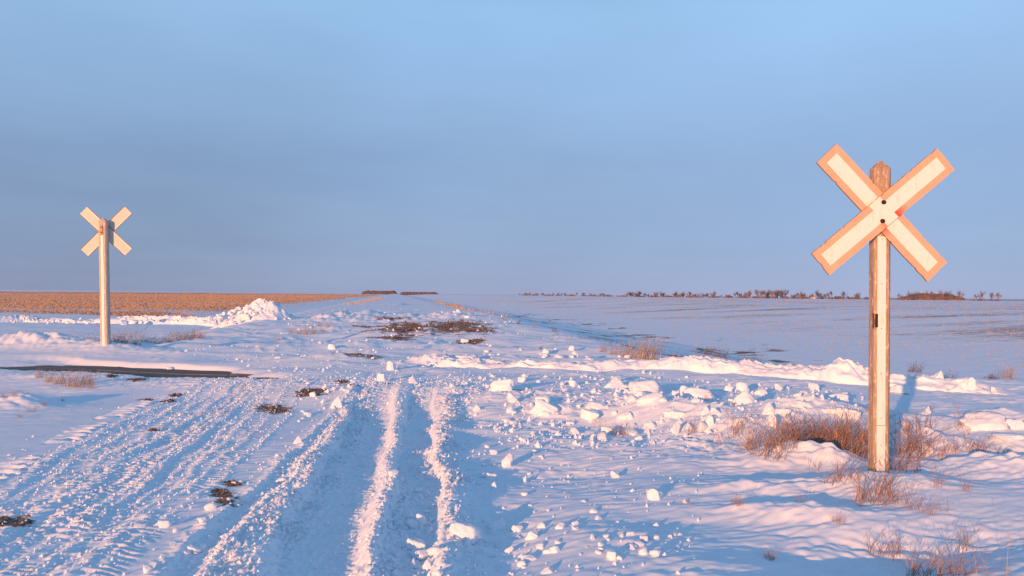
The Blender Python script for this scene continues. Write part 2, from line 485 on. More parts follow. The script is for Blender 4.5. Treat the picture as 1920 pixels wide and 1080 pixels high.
# the fainter lines of further passes, between the main ones
def between(a, b, t, wob_):
    ys_ = np.linspace(3.0, 12.0, 14)
    xa = np.interp(ys_, a[1], a[0]); xb = np.interp(ys_, b[1], b[0])
    return (xa + (xb - xa) * t + wob_ * np.sin(ys_ * 0.9 + 3 * t), ys_)
for (ia, ib, t_, hh_, wd_) in ((8, 7, 0.35, 0.013, 0.03), (8, 7, 0.7, 0.012, 0.028), (7, 6, 0.45, 0.012, 0.028), (7, 6, 0.75, 0.010, 0.025), (6, 5, 0.5, 0.010, 0.025),
                               (5, 3, 0.2, 0.011, 0.03), (5, 3, 0.42, 0.010, 0.028), (3, 0, 0.55, 0.014, 0.035)):
    RIDGES.append((between(RIDGES[ia][0], RIDGES[ib][0], t_, 0.03), hh_, wd_, 0.6))
LUGS = [    # bands with cross bars pressed by tyre lugs: line, half width, bar height, spacing
    (LN([(60, 1000), (160, 925), (270, 850), (400, 770), (480, 722)]), 0.30, 0.022, 0.070),
    (LN([(190, 1040), (330, 930), (420, 850), (500, 770), (545, 725)]), 0.24, 0.018, 0.058),
    (LN([(0, 890), (90, 840), (200, 785), (330, 735)]), 0.14, 0.034, 0.17),
    (LN([(30, 1060), (140, 985), (240, 905), (340, 830), (470, 735)]), 0.16, 0.016, 0.055),
    (LN([(600, 1080), (618, 985), (660, 880), (692, 800), (706, 750)]), 0.20, 0.011, 0.06),
]
RUBBLE = [  # line, half width, height of lumps, cell size
    (LN([(30, 960), (150, 880), (270, 815), (400, 740)]), 0.55, 0.018, 0.07),
    (LN([(540, 985), (600, 895), (655, 810), (695, 750)]), 0.18, 0.036, 0.055),
    (LN([(720, 1078), (735, 985), (748, 880), (752, 790)]), 0.10, 0.034, 0.05),
    (LN([(860, 1078), (872, 1000), (862, 925), (842, 850), (852, 785), (866, 730)]), 0.14, 0.036, 0.055),
    (LN([(740, 1070), (770, 980), (775, 900)]), 0.22, 0.03, 0.07),
    (LN([(400, 1075), (500, 965), (600, 850), (662, 770)]), 0.12, 0.03, 0.06),
]
def mound(u, v, rx, ry, h, rot=0.0, z=0.0):
    x, y = G(u, v, z)
    return (x, y, rx, ry, h, rot)
MOUNDS = [
    (2.70, 5.72, 0.55, 0.30, 0.10, 0.1),
    mound(590, 664, 1.1, 0.16, 0.12, 0.9), mound(680, 664, 0.9, 0.14, 0.10, 0.8), mound(822, 662, 1.4, 0.12, 0.09, 1.35), mound(560, 690, 1.5, 0.3, 0.06, 0.1),
    mound(730, 574, 0.5, 2.6, 0.22, -0.15), mound(752, 574, 0.5, 2.6, 0.22, -0.15), mound(860, 575, 0.7, 2.2, 0.25, -0.1), mound(700, 595, 0.5, 2.4, 0.20, -0.1), mound(640, 600, 0.6, 2.0, 0.22, 0.3),
    mound(1490, 862, 0.42, 0.22, 0.13, 0.25), mound(1570, 866, 0.25, 0.2, 0.09, 0),
    mound(1745, 850, 0.28, 0.18, 0.13, 0.2), mound(1400, 915, 0.7, 0.22, 0.05, 0.2),
    mound(1420, 955, 0.55, 0.18, 0.045, 0.1), mound(1520, 965, 0.45, 0.15, 0.05, -0.1),
    mound(1660, 1040, 0.75, 0.38, -0.13, 0.35), mound(1800, 1000, 0.7, 0.3, -0.06, 0.3),
    mound(1300, 870, 0.8, 0.3, 0.05, 0.3), mound(1180, 880, 0.5, 0.25, -0.04, 0.3),
    mound(1000, 880, 0.6, 0.6, -0.05, 0.2), mound(930, 990, 0.35, 0.9, -0.06, 0.0),
    mound(1330, 1080, 0.7, 0.35, 0.05, 0.2), mound(1150, 1010, 0.45, 0.35, 0.04, 0.2),
    mound(1880, 880, 0.7, 0.35, 0.07, 0.0), mound(250, 640, 2.5, 1.0, 0.10, 0), mound(195, 648, 1.6, 0.9, 0.16, 0),
    mound(60, 665, 1.7, 0.7, 0.28, -0.2), mound(20, 762, 0.5, 0.4, 0.15, 0), mound(230, 672, 1.0, 0.5, 0.10, 0),
    mound(900, 690, 0.8, 0.4, 0.05, 0), mound(1500, 800, 0.5, 0.3, 0.10, 0), mound(1240, 790, 0.7, 0.3, 0.07, 0.2),
    mound(1860, 805, 0.5, 0.25, 0.08, 0), mound(1080, 780, 0.6, 0.3, 0.06, 0.2),
]
SOIL = [    # u, v, half width px, half height px
    (428, 920, 34, 22), (440, 893, 30, 7), (415, 905, 20, 6), (30, 962, 50, 16), (518, 760, 46, 9), (592, 742, 44, 6),
    (762, 622, 60, 19), (853, 621, 86, 17), (668, 680, 62, 8), (735, 646, 55, 5), (690, 617, 34, 4), (700, 625, 30, 3),
    (318, 746, 18, 3), (275, 742, 22, 2), (290, 800, 14, 3), (740, 604, 48, 3), (210, 707, 14, 3), (260, 712, 24, 4),
    (890, 634, 50, 5), (880, 650, 36, 3), (640, 728, 20, 4), (665, 736, 16, 3), (330, 737, 14, 3),
]
SOILW = []
for (u, v, hu, hv) in SOIL:
    x, y = G(u, v, 0.05)
    ya = G(u, v - hv, 0.05)[1]; yb = G(u, v + hv, 0.05)[1]
    SOILW.append((x, y, hu * y / F_PX, (ya - yb) / 2, (u - 960) / F_PX))

def H_tracks(X, Y):
    z = np.zeros_like(X)
    rq = rail_q(X, Y)
    fore = (1 - sstep(12.0, 12.55, Y)) * (1 - 0.8 * sstep(-1.0, -0.25, rq) * (1 - 0.35 * sstep(1.7, 2.3, rq))) * sstep(1.0, 2.0, Y)
    wob = 0.05 * noise(X * 0 + 1.7, Y / 0.8, 61)
    for k, ((xs, ys), d, w) in enumerate(RUTS):
        t = X - np.interp(Y, ys, xs) - wob
        p = 1 - sstep(0.72, 1.12, np.abs(t) / w)
        z = z - fore * p * d * (1 + 0.15 * noise(X / 0.3, Y / 0.6, 62 + k)) + fore * p * 0.008 * billow(X / 0.05, Y / 0.05, 95 + k)
    for k, ((xs, ys), h, w, lump) in enumerate(RIDGES):
        t = X - np.interp(Y, ys, xs) - wob - 0.03 * noise(X * 0 + k, Y / 0.25, 71 + k)
        a = np.abs(t) / w
        p = np.exp(-a ** 2 * 1.1)
        lum = 0.55 + 0.4 * noise(X / 0.4, Y / 0.55, 72 + k) + lump * 0.55 * (billow(X / 0.075, Y / 0.075, 73 + k) - 0.35)
        z = z + fore * h * p * lum
    for k, ((xs, ys), w, h, s) in enumerate(LUGS):
        t = X - np.interp(Y, ys, xs) - wob
        m = (1 - sstep(0.75, 1.1, np.abs(t) / w)) * sstep(-0.5, 0.1, noise(X / 0.5, Y / 0.9, 80 + k))
        ph = (Y + 0.35 * np.abs(t) + 0.05 * noise(X / 0.22, Y / 0.22, 81 + k)) / s
        z = z + fore * m * h * (0.55 + 0.6 * noise(X / 0.13, Y / 0.13, 180 + k)) * (np.clip(np.cos(2 * np.pi * ph) * 1.3, -0.8, 1) * 0.6)
    for k, ((xs, ys), w, h, s) in enumerate(RUBBLE):
        t = X - np.interp(Y, ys, xs) - wob
        m = (1 - sstep(0.5, 1.1, np.abs(t) / w)) * sstep(-0.45, 0.35, noise(X / 0.35, Y / 0.5, 90 + k))
        z = z + fore * m * h * (0.75 * billow(X / s, Y / s, 91 + k) + 0.4 * billow(X / s * 2.1, Y / s * 2.1, 92 + k) - 0.25)
    return z

def H(X, Y):
    X = np.asarray(X, float); Y = np.asarray(Y, float)
    c = X + RS * Y
    q = rail_q(X, Y)
    z = np.zeros_like(X)
    # track bed, a little proud of the road on both sides
    zr = rail_z(X) + 0.004 + 0.022 * noise(X / 1.6, Y / 0.7, 2) + 0.012 * sstep(0.5, 2.5, X)
    z = z + zr * sstep(-1.9, -0.3, q)
    rgt = sstep(0.8, 2.2, X)
    z = z + rgt * 0.15 * np.exp(-((q + 1.15 + 0.35 * noise(X / 0.9, X * 0 + 0.5, 6)) / 0.62) ** 2) * (1 + 0.35 * noise(X / 0.6, Y / 0.5, 7))
    # the side of the road falls away into ditches, then fields
    dR = np.minimum(c - 5.2, (q - 4.2) * 0.9)
    dR = dR + 0.8 * noise(X / 9, Y / 9, 3)
    z = z - 0.9 * sstep(0, 5, dR) - 0.125 * np.clip(dR - 1, 0, 24) + 2.9 * sstep(24, 110, dR)
    dL = np.minimum(-c - 7.0, (q - 36.0) * 0.9) + 0.6 * noise(X / 8, Y / 8, 4)
    z = z - 1.5 * sstep(0, 7, dL) + 0.75 * sstep(8, 26, dL)
    z = z - 0.55 * sstep(4.6, 8.6, q) * sstep(0, 3.5, -c - 5.4)
    # left of the crossing the sign stands on slightly higher ground
    z = z + 0.13 * np.exp(-(((X + 8.5) / 5) ** 2 + ((Y - 17) / 3.0) ** 2))
    # the road itself, slightly crowned beyond the track
    road = (1 - sstep(4.2, 6.2, c)) * sstep(-7.4, -5.4, c)
    z = z + 0.06 * road * sstep(5, 12, q)
    # far ground swells very gently
    r = np.hypot(X, Y)
    z = z + 1.2 * sstep(250, 1500, r) * noise(X / 700, Y / 700, 8) - 0.6 * sstep(300, 1500, r)
    near = 1 - sstep(60, 140, r)
    inroad = sstep(-4.6, -3.8, c) * (1 - sstep(0.9, 1.5, c)) * (1 - sstep(10.6, 12.0, Y))
    for (x, y, rx, ry, h, a) in MOUNDS:
        dx = X - x; dy = Y - y
        ca, sa = math.cos(a), math.sin(a)
        e = ((dx * ca + dy * sa) / rx) ** 2 + ((-dx * sa + dy * ca) / ry) ** 2
        mk_ = e < 4
        if mk_.any():
            z[mk_] += h * np.exp(-e[mk_] * 1.2) * (1 + 0.30 * noise(X[mk_] / 0.30, Y[mk_] / 0.14, 151) + 0.16 * noise(X[mk_] / 0.09, Y[mk_] / 0.06, 152))
    # drifts and wind crust
    wx = X * 0.92 + Y * 0.39; wy = -X * 0.39 + Y * 0.92
    drift = 0.034 * noise(wx / 2.6, wy / 1.1, 21) + 0.014 * noise(wx / 0.9, wy / 0.42, 22)
    rzone = sstep(-0.8, -0.1, q) * (1 - sstep(1.6, 2.3, q))
    z = z + near * drift * (1 - 0.75 * inroad) * (1 - 0.85 * rzone)
    crust = 0.011 * fbm(wx / 0.34, wy / 0.10, 3, 31, 0.6) * (0.4 + 0.9 * sstep(-0.2, 0.5, noise(X / 1.3, Y / 1.3, 33)))
    ripple = 0.0075 * noise(wx / 0.17 + 0.6 * noise(X / 0.3, Y / 0.3, 36), wy / 0.05, 34) * sstep(-0.5, 0.2, noise(X / 0.9, Y / 0.9, 35)) * (1 - sstep(9, 13, r))
    z = z + (1 - sstep(14, 26, r)) * crust * (1 - 0.6 * inroad) + ripple * (1 - 0.7 * inroad)
    # plowed, churned surface over the crossing and the road behind
    churn = road * sstep(1.5, 3.0, q) * (1 - sstep(50, 62, Y))
    z = z + churn * (0.085 * fbm(X / 2.2, Y / 1.8, 3, 41) + 0.055 * billow(X / 0.32, Y / 0.45, 42) * billow(X / 0.9, Y / 1.2, 46) * sstep(-0.1, 0.45, noise(X / 1.8, Y / 1.8, 43)))
    wind = road * np.exp(-((Y - 40 - 0.3 * X) / 5.0) ** 2)
    z = z + wind * ((0.20 * billow(X / 1.3, Y / 1.0, 44) + 0.14 * billow(X / 0.45, Y / 0.6, 47)) * sstep(-0.2, 0.4, noise(X / 2.2, Y / 2.2, 45)))
    # rubble field on the near side of the track, right of the road
    rub = sstep(0.4, 0.9, c - 0.35 * noise(X, Y, 51)) * sstep(-3.3, -2.3, q) * (1 - sstep(-0.6, 0.2, q)) * (1 - sstep(6.5, 9.5, X))
    z = z + rub * (0.035 * noise(X / 0.5, Y / 0.4, 52) + 0.022 * billow(X / 0.22, Y / 0.22, 53) * sstep(-0.2, 0.4, noise(X / 0.7, Y / 0.7, 55)) - 0.01)
    crumb = sstep(-1.5, -0.2, q) * (1 - sstep(-0.1, 0.1, q)) * road
    z = z + crumb * 0.02 * billow(X / 0.1, Y / 0.1, 54)
    sel = np.nonzero((Y > 1.0) & (Y < 12.6) & (X > -7) & (X < 3))
    if len(sel[0]): z[sel] = z[sel] + H_tracks(X[sel], Y[sel])
    # scoured hollow round the foot of the right signpost
    z = z - 0.03 * np.exp(-(((X - 2.72) / 0.16) ** 2 + ((Y - 5.88) / 0.18) ** 2))
    # the bare strip between the rails left of the road lies free of snow
    strip = sstep(-0.15 , 0.08, q + 0.05 * noise(X / 0.5, Y / 0.5, 97)) * (1 - sstep(1.30, 1.55, q + 0.12 * noise(X / 0.9, Y / 0.9, 98)))
    strip = strip * (1 - sstep(-4.6, -3.5, X + 0.9 * (q - 0.7) + 0.4 * noise(X / 0.6, Y / 0.6, 99))) * sstep(-10.5, -8.0, X - 1.2 * (q - 0.7))
    z = z - 0.11 * strip
    return z

def soil_mask(X, Y):
    s = np.zeros_like(X)
    for (x, y, rx, ry, sk) in SOILW:
        dy = (Y - y) / ry
        dx = (X - x - sk * (Y - y)) / rx
        e = np.sqrt(dx * dx + dy * dy)
        s = np.maximum(s, np.clip(1.32 - e, 0, 1))
    s = s * (0.8 + 0.35 * noise(X / 0.5, Y / 0.7, 131))
    # dark dashes of bare ground in the shaded hollow beyond the track
    c = X + RS * Y; q = rail_q(X, Y)
    hol = sstep(6.5, 9, np.minimum(c - 3, q)) * (1 - sstep(30, 46, np.minimum(c, q * 1.3))) * (1 - sstep(180, 300, Y)) * sstep(8, 14, q)
    d = sstep(-0.15, 0.25, fbm(X / 8, Y / 12.0, 2, 132)) * sstep(-0.05, 0.3, noise(X / 2.0, Y / 1.6, 133))
    s = np.maximum(s, 0.75 * hol * d * 1.25)
    return np.clip(s, 0, 1)

def stubble_mask(X, Y):
    c = X + RS * Y; q = rail_q(X, Y)
    dL = np.minimum(-c - 7.0, (q - 36.0) * 0.9)
    left = sstep(13, 24, dL + 2.5 * noise(X / 14, Y / 14, 141)) * (0.74 + 0.34 * fbm(X / 70, Y / 24, 2, 142))
    left = left * (1 - 0.75 * sstep(1500, 2200, np.hypot(X, Y)))
    dR = np.minimum(c - 5.2, (q - 4.2) * 0.9)
    right = (0.28 + 0.34 * fbm(X / 38, Y / 15, 3, 143)) * sstep(22, 60, dR) * (1 - sstep(600, 800, Y))
    right = right + 0.6 * sstep(760, 900, Y) * (1 - sstep(1400, 2000, Y)) * sstep(300, 420, X)
    return np.clip(np.maximum(left, right), 0, 1)

# ---- ground sheet: fine where the photograph looks, coarse elsewhere, out to the horizon
fine = np.radians(np.arange(-42.0, 42.01, 0.105))
coarse = np.radians(np.arange(47, 314, 6.0))
ang = np.concatenate([fine, coarse])           # clockwise from +Y
rr = [0.3, 0.8, 1.4, 2.0, 2.5]
r = 2.9
while r < 30000:
    rr.append(r)
    if r < 6.5: dr = 0.0125
    elif r < 13.5: dr = 0.0125 + (r - 6.5) / 7.0 * 0.017
    elif r < 40: dr = 0.03 + (r - 13.5) / 26.5 * 0.25
    elif r < 300: dr = r * 0.011
    else: dr = r * 0.05
    r += dr
rr = np.array(rr)
RR, AA = np.meshgrid(rr, ang, indexing='ij')
GX_, GY_ = RR * np.sin(AA), RR * np.cos(AA)
GZ_ = H(GX_, GY_)
ground = grid_mesh('ground', np.stack([GX_, GY_, GZ_], -1), M_GROUND, closed_v=True)
tag(ground, kind='structure')
gm = ground.data
if gm.polygons[0].normal.z < 0: gm.flip_normals()
for nm, fn in (('soil', soil_mask), ('stubble', stubble_mask)):
    at = gm.attributes.new(nm, 'FLOAT', 'POINT')
    at.data.foreach_set('value', fn(GX_, GY_).astype(np.float32).ravel())

def gz(x, y):
    """height of the ground sheet at a point, read off the sheet itself"""
    rad = math.hypot(x, y); a = math.atan2(x, y)
    fa = (a - fine[0]) / (fine[1] - fine[0])
    if fa < 0 or fa >= len(fine) - 1 or rad < 2.9:
        return float(H(np.array([x]), np.array([y]))[0])
    i = int(np.searchsorted(rr, rad)) - 1; i = min(max(i, 0), len(rr) - 2)
    fr_ = (rad - rr[i]) / (rr[i + 1] - rr[i]); j = int(fa); fj = fa - j
    return float((GZ_[i, j] * (1 - fj) + GZ_[i, j + 1] * fj) * (1 - fr_) + (GZ_[i + 1, j] * (1 - fj) + GZ_[i + 1, j + 1] * fj) * fr_)

def GH(u, v):
    """ground point seen at a pixel of the photograph"""
    z = 0.05
    for _ in range(8):
        x, y = G(u, v, z)
        z = 0.5 * z + 0.5 * gz(x, y)
    return x, y, gz(x, y)

# ---------------------------------------------------------------- railway
def sweep_profile(name, prof, path, mat, parent=None):
    """prof: closed list of (side, up); path: list of (x, y, z)"""
    V = []; F = []
    n = len(prof)
    for i, p in enumerate(path):
        a = Vector(path[max(i - 1, 0)]); b = Vector(path[min(i + 1, len(path) - 1)])
        t = (b - a).normalized(); s = Vector((t.y, -t.x, 0)).normalized(); up = Vector((0, 0, 1))
        for (u, w) in prof:
            V.append(Vector(p) + s * u + up * w)
    for i in range(len(path) - 1):
        for j in range(n):
            k = (j + 1) % n
            F.append((i * n + j, i * n + k, (i + 1) * n + k, (i + 1) * n + j))
    F.append(tuple(range(n - 1, -1, -1)))
    F.append(tuple((len(path) - 1) * n + j for j in range(n)))
    return mesh_obj(name, V, F, mat, parent)

RAIL_PROF = [(-0.065, -0.16), (0.065, -0.16), (0.065, -0.15), (0.012, -0.135), (0.012, -0.045), (0.036, -0.035), (0.036, -0.006),
             (0.030, 0), (-0.030, 0), (-0.036, -0.006), (-0.036, -0.035), (-0.012, -0.045), (-0.012, -0.135), (-0.065, -0.15)]
def rail_pt(X, q, dz=0.0):
    Y = 10.19 - 0.349 * X + q / 0.944
    return (X, Y, float(rail_z(X)) + dz)
xs_rail = np.arange(-60, 40.1, 0.8)
r1 = sweep_profile('steel_rail', RAIL_PROF, [rail_pt(x, 0.0) for x in xs_rail], M_RUST)
tag(r1, 'near rusty rail, a thin dark line in the snow across the road', 'rail', 'rails of the buried track')
r2 = sweep_profile('steel_rail', RAIL_PROF, [rail_pt(x, 1.5, -0.02) for x in xs_rail], M_RUST)
tag(r2, 'far rail along the back edge of the bare grey strip', 'rail', 'rails of the buried track')
# bare strip between the rails
strip = bpy.data.objects.new('track_crossing', None)
link(strip)
sp = rail_pt(-7.0, 0.75)
strip.location = (sp[0], sp[1], sp[2] - 0.1)
tag(strip, 'bare dark grey strip between the rails left of the road, blown clear of snow', 'track bed')
bpy.context.view_layer.update()
for k, (q0, q1, dz) in enumerate(((0.09, 0.42, -0.028), (0.44, 0.75, -0.036), (0.77, 1.06, -0.031), (1.08, 1.40, -0.040))):
    for j in range(4):
        x0 = -12.2 + j * 2.6; x1 = x0 + 2.585
        path = [Vector(rail_pt(x, (q0 + q1) / 2, dz + 0.004 * math.sin(j * 2 + k))) - strip.location for x in np.linspace(x0, x1, 4)]
        hw = (q1 - q0) / 2
        sweep_profile('panel', [(-hw, -0.06), (hw, -0.06), (hw, 0), (-hw, 0)], path, M_BED, strip)

# ---------------------------------------------------------------- crossing signs
def box_bm(bm, x0, x1, y0, y1, z0, z1):
    vs = [bm.verts.new(p) for p in ((x0, y0, z0), (x1, y0, z0), (x1, y1, z0), (x0, y1, z0), (x0, y0, z1), (x1, y0, z1), (x1, y1, z1), (x0, y1, z1))]
    for f in ((0, 3, 2, 1), (4, 5, 6, 7), (0, 1, 5, 4), (1, 2, 6, 5), (2, 3, 7, 6), (3, 0, 4, 7)):
        bm.faces.new([vs[i] for i in f])
    return vs

def bm_obj(name, bm, mat, parent=None, bevel=0.0, segs=1):
    if bevel:
        bmesh.ops.bevel(bm, geom=list(bm.edges), offset=bevel, segments=segs, affect='EDGES', clamp_overlap=True)
    bmesh.ops.recalc_face_normals(bm, faces=bm.faces)
    me = bpy.data.meshes.new(name); bm.to_mesh(me); bm.free()
    if mat: me.materials.append(mat)
    return link(bpy.data.objects.new(name, me), parent)

def post_mesh(name, w, d, z0, z1, cap, ch, mat, parent, seed=0):
    """square timber with chamfered corners, uneven faces and a pyramid top"""
    bm = bmesh.new()
    hw, hd = w / 2, d / 2
    prof = [(-hw + ch, -hd), (hw - ch, -hd), (hw, -hd + ch), (hw, hd - ch), (hw - ch, hd), (-hw + ch, hd), (-hw, hd - ch), (-hw, -hd + ch)]
    n = 26
    rings = []
    for i in range(n + 1):
        z = z0 + (z1 - cap - z0) * i / n
        rg = []
        for j, (x, y) in enumerate(prof):
            k = 1 + 0.018 * float(noise(np.array([z * 3 + j * 7.3]), np.array([seed + j * 1.7]), 5)[0])
            rg.append(bm.verts.new((x * k, y * k, z)))
        rings.append(rg)
    for i in range(n):
        for j in range(8):
            k = (j + 1) % 8
            bm.faces.new((rings[i][j], rings[i][k], rings[i + 1][k], rings[i + 1][j]))
    top = [bm.verts.new((x * 0.16, y * 0.16, z1 - 0.002 + 0.004 * (j % 2))) for j, (x, y) in enumerate(prof)]
    for j in range(8):
        k = (j + 1) % 8
        bm.faces.new((rings[n][j], rings[n][k], top[k], top[j]))
    bm.faces.new(top)
    bm.faces.new(list(reversed(rings[0])))
    return bm_obj(name, bm, mat, parent)

def rough_board(L, W, T, seed):
    """board along X with nicked, slightly worn edges; front at -Y"""
    bm = bmesh.new()
    n = 60
    rnd = random.Random(seed)
    up = []; lo = []
    def nick():
        return rnd.random() ** 10 * 0.008
    pts = []
    for i in range(n + 1): pts.append((-L / 2 + L * i / n, -W / 2 + nick()))
    for i in range(1, 10): pts.append((L / 2 - nick(), -W / 2 + W * i / 10))
    for i in range(n + 1): pts.append((L / 2 - L * i / n, W / 2 - nick()))
    for i in range(1, 10): pts.append((-L / 2 + nick(), W / 2 - W * i / 10))
    fr = [bm.verts.new((x, -T / 2, z)) for x, z in pts]
    bk = [bm.verts.new((x, T / 2, z)) for x, z in pts]
    bm.faces.new(fr); bm.faces.new(list(reversed(bk)))
    m = len(pts)
    for i in range(m):
        j = (i + 1) % m
        f = bm.faces.new((fr[j], fr[i], bk[i], bk[j])); f.material_index = 1
    return bm

def poly_plate(pts, y0, y1):
    bm = bmesh.new()
    a = [bm.verts.new((x, y0, z)) for x, z in pts]; b = [bm.verts.new((x, y1, z)) for x, z in pts]
    bm.faces.new(a); bm.faces.new(list(reversed(b)))
    for i in range(len(pts)):
        j = (i + 1) % len(pts)
        bm.faces.new((a[j], a[i], b[i], b[j]))
    return bm

def bolt_bm(r, l):
    bm = bmesh.new()
    bmesh.ops.create_cone(bm, cap_ends=True, segments=16, radius1=r, radius2=r * 0.8, depth=l,
                          matrix=Matrix.Rotation(math.radians(90), 4, 'X'))
    return bm

def inset_panel(L, W, cross_angle=None, cw=0.105, bw=None):
    """white inset; with a stub across where the other board's inset crosses"""
    if cross_angle is None:
        return [(-L / 2, -W / 2), (L / 2, -W / 2), (L / 2, W / 2), (-L / 2, W / 2)]
    a = cross_angle
    hw, hb = W / 2, bw / 2
    s, c = math.sin(a), math.cos(a)
    def xat(z, side): return z * c / s + side * (cw / 2) / s
    return [(-L / 2, -hw), (xat(-hw, -1), -hw), (xat(-hb, -1), -hb), (xat(-hb, 1), -hb), (xat(-hw, 1), -hw), (L / 2, -hw),
            (L / 2, hw), (xat(hw, 1), hw), (xat(hb, 1), hb), (xat(hb, -1), hb), (xat(hw, -1), hw), (-L / 2, hw)]

# near sign, front towards the camera
S1 = bpy.data.objects.new('crossing_sign', None); link(S1)
x1, y1 = 2.735, 5.925
S1.location = (x1, y1, 0.0)
S1.rotation_euler = (0, 0, math.radians(3))
tag(S1, 'large weathered crossbuck sign with faded red borders standing at right in dry grass', 'railway sign')
post_mesh('post', 0.125, 0.115, -0.35, 2.365, 0.055, 0.022, M_WOOD, S1, 1)
ZC = 1.972; FY = -0.0575
a1, a2 = math.radians(45.9), math.radians(-40.0)      # rotation about Y: down to the right, up to the right
BL, BW = 1.205, 0.206
# the rear board
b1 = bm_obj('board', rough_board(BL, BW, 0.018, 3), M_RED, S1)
b1.data.materials.append(M_EDGE)
b1.location = (-0.022, FY - 0.009, ZC); b1.rotation_euler = (0, a1, 0)
tag(b1, 'rear board running from upper left to lower right')
p1 = bm_obj('reflective_panel', poly_plate(inset_panel(BL - 0.105, 0.105), -0.0115, -0.0085), M_WHITE, b1)
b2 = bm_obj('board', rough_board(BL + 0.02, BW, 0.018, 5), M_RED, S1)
b2.data.materials.append(M_EDGE)
b2.location = (-0.022, FY - 0.0285, ZC + 0.008); b2.rotation_euler = (0, a2, 0)
tag(b2, 'front board running from lower left to upper right')
p2 = bm_obj('reflective_panel', poly_plate(inset_panel(BL - 0.08, 0.107, math.radians(180 - 85.9), 0.105, BW - 0.004), -0.0115, -0.0085), M_WHITE, b2)
for dx, dz in ((-0.025, 0.075), (-0.033, -0.063)):
    bo = bm_obj('bolt', bolt_bm(0.0175, 0.016), M_BOLT, S1); bo.location = (dx, FY - 0.046, ZC + dz)
# reflective strip in two lengths with nails
for (za, zb) in ((0.41, 1.80), (-0.12, 0.405)):
    bm = bmesh.new(); box_bm(bm, -0.048, 0.016, FY - 0.004, FY - 0.001, za, zb)
    st = bm_obj('reflective_strip', bm, M_WHITE, S1)
    for zz in np.arange(za + 0.05, zb, 0.33):
        nb = bm_obj('nail', bolt_bm(0.0035, 0.003), M_BOLT, st); nb.location = (-0.016, FY - 0.005, zz)
# small bracket on the left face
bm = bmesh.new(); box_bm(bm, -0.070, -0.0645, -0.050, -0.036, 1.12, 1.235)
box_bm(bm, -0.078, -0.0705, -0.046, -0.040, 1.13, 1.145)
box_bm(bm, -0.078, -0.0705, -0.046, -0.040, 1.21, 1.225)
bm_obj('bracket', bm, M_STEEL, S1)
bm = bmesh.new(); box_bm(bm, -0.0635, -0.047, FY - 0.012, FY - 0.0005, 1.13, 1.228)
bm_obj('bracket_plate', bm, M_BOLT, S1)

# far sign, seen from behind
S2 = bpy.data.objects.new('crossing_sign', None); link(S2)
x2, y2 = -8.03, 15.76
zb2 = 0.33
S2.location = (x2, y2, zb2)
S2.rotation_euler = (0, math.radians(-1.6), math.radians(4))
tag(S2, 'smaller crossbuck sign seen from behind on a pale post at left beyond the track', 'railway sign')
post_mesh('post', 0.15, 0.15, -0.5, 2.45, 0.05, 0.02, M_WOOD2, S2, 9)
ZB = 2.20
for (ang_, yo) in ((math.radians(44.5), 0.0), (math.radians(-44.5), 0.022)):
    o = bm_obj('board', rough_board(1.20, 0.205, 0.012, 11), M_BACK, S2)
    o.data.materials.append(M_EDGE)
    o.location = (0.01, 0.075 + 0.007 + yo, ZB); o.rotation_euler = (0, ang_, 0)
    for s in (-1, 1):
        bm = bmesh.new(); box_bm(bm, -0.598, 0.598, -0.016, -0.0065, s * 0.1005 - 0.005, s * 0.1005 + 0.005)
        bm_obj('edge_lip', bm, M_EDGE, o)
        bm = bmesh.new(); box_bm(bm, -0.598, 0.598, -0.0085, -0.0062, s * 0.085 - 0.008, s * 0.085 + 0.008)
        bm_obj('edge_trim', bm, M_WHITE, o)
bm = bmesh.new(); box_bm(bm, -0.032, 0.018, -0.079, -0.0755, -0.05, 2.11)
st = bm_obj('reflective_strip', bm, M_WHITE, S2)
bm = bmesh.new(); box_bm(bm, -0.040, 0.014, -0.088, -0.0755, 2.12, 2.31)
br = bm_obj('bracket', bm, M_STEEL, S2, 0.003)
for dz in (2.165, 2.265):
    bo = bm_obj('bolt', bolt_bm(0.014, 0.012), M_BOLT, br); bo.location = (-0.013, -0.093, dz)

# ---------------------------------------------------------------- snow: sweeps, lumps, blocks
def ico(sub):
    bm = bmesh.new(); bmesh.ops.create_icosphere(bm, subdivisions=sub, radius=1.0)
    V = np.array([v.co[:] for v in bm.verts]); Fc = [tuple(v.index for v in f.verts) for f in bm.faces]
    bm.free(); return V, Fc
ICO_V, ICO_F = ico(4)
ICO_V3, ICO_F3 = ico(3)

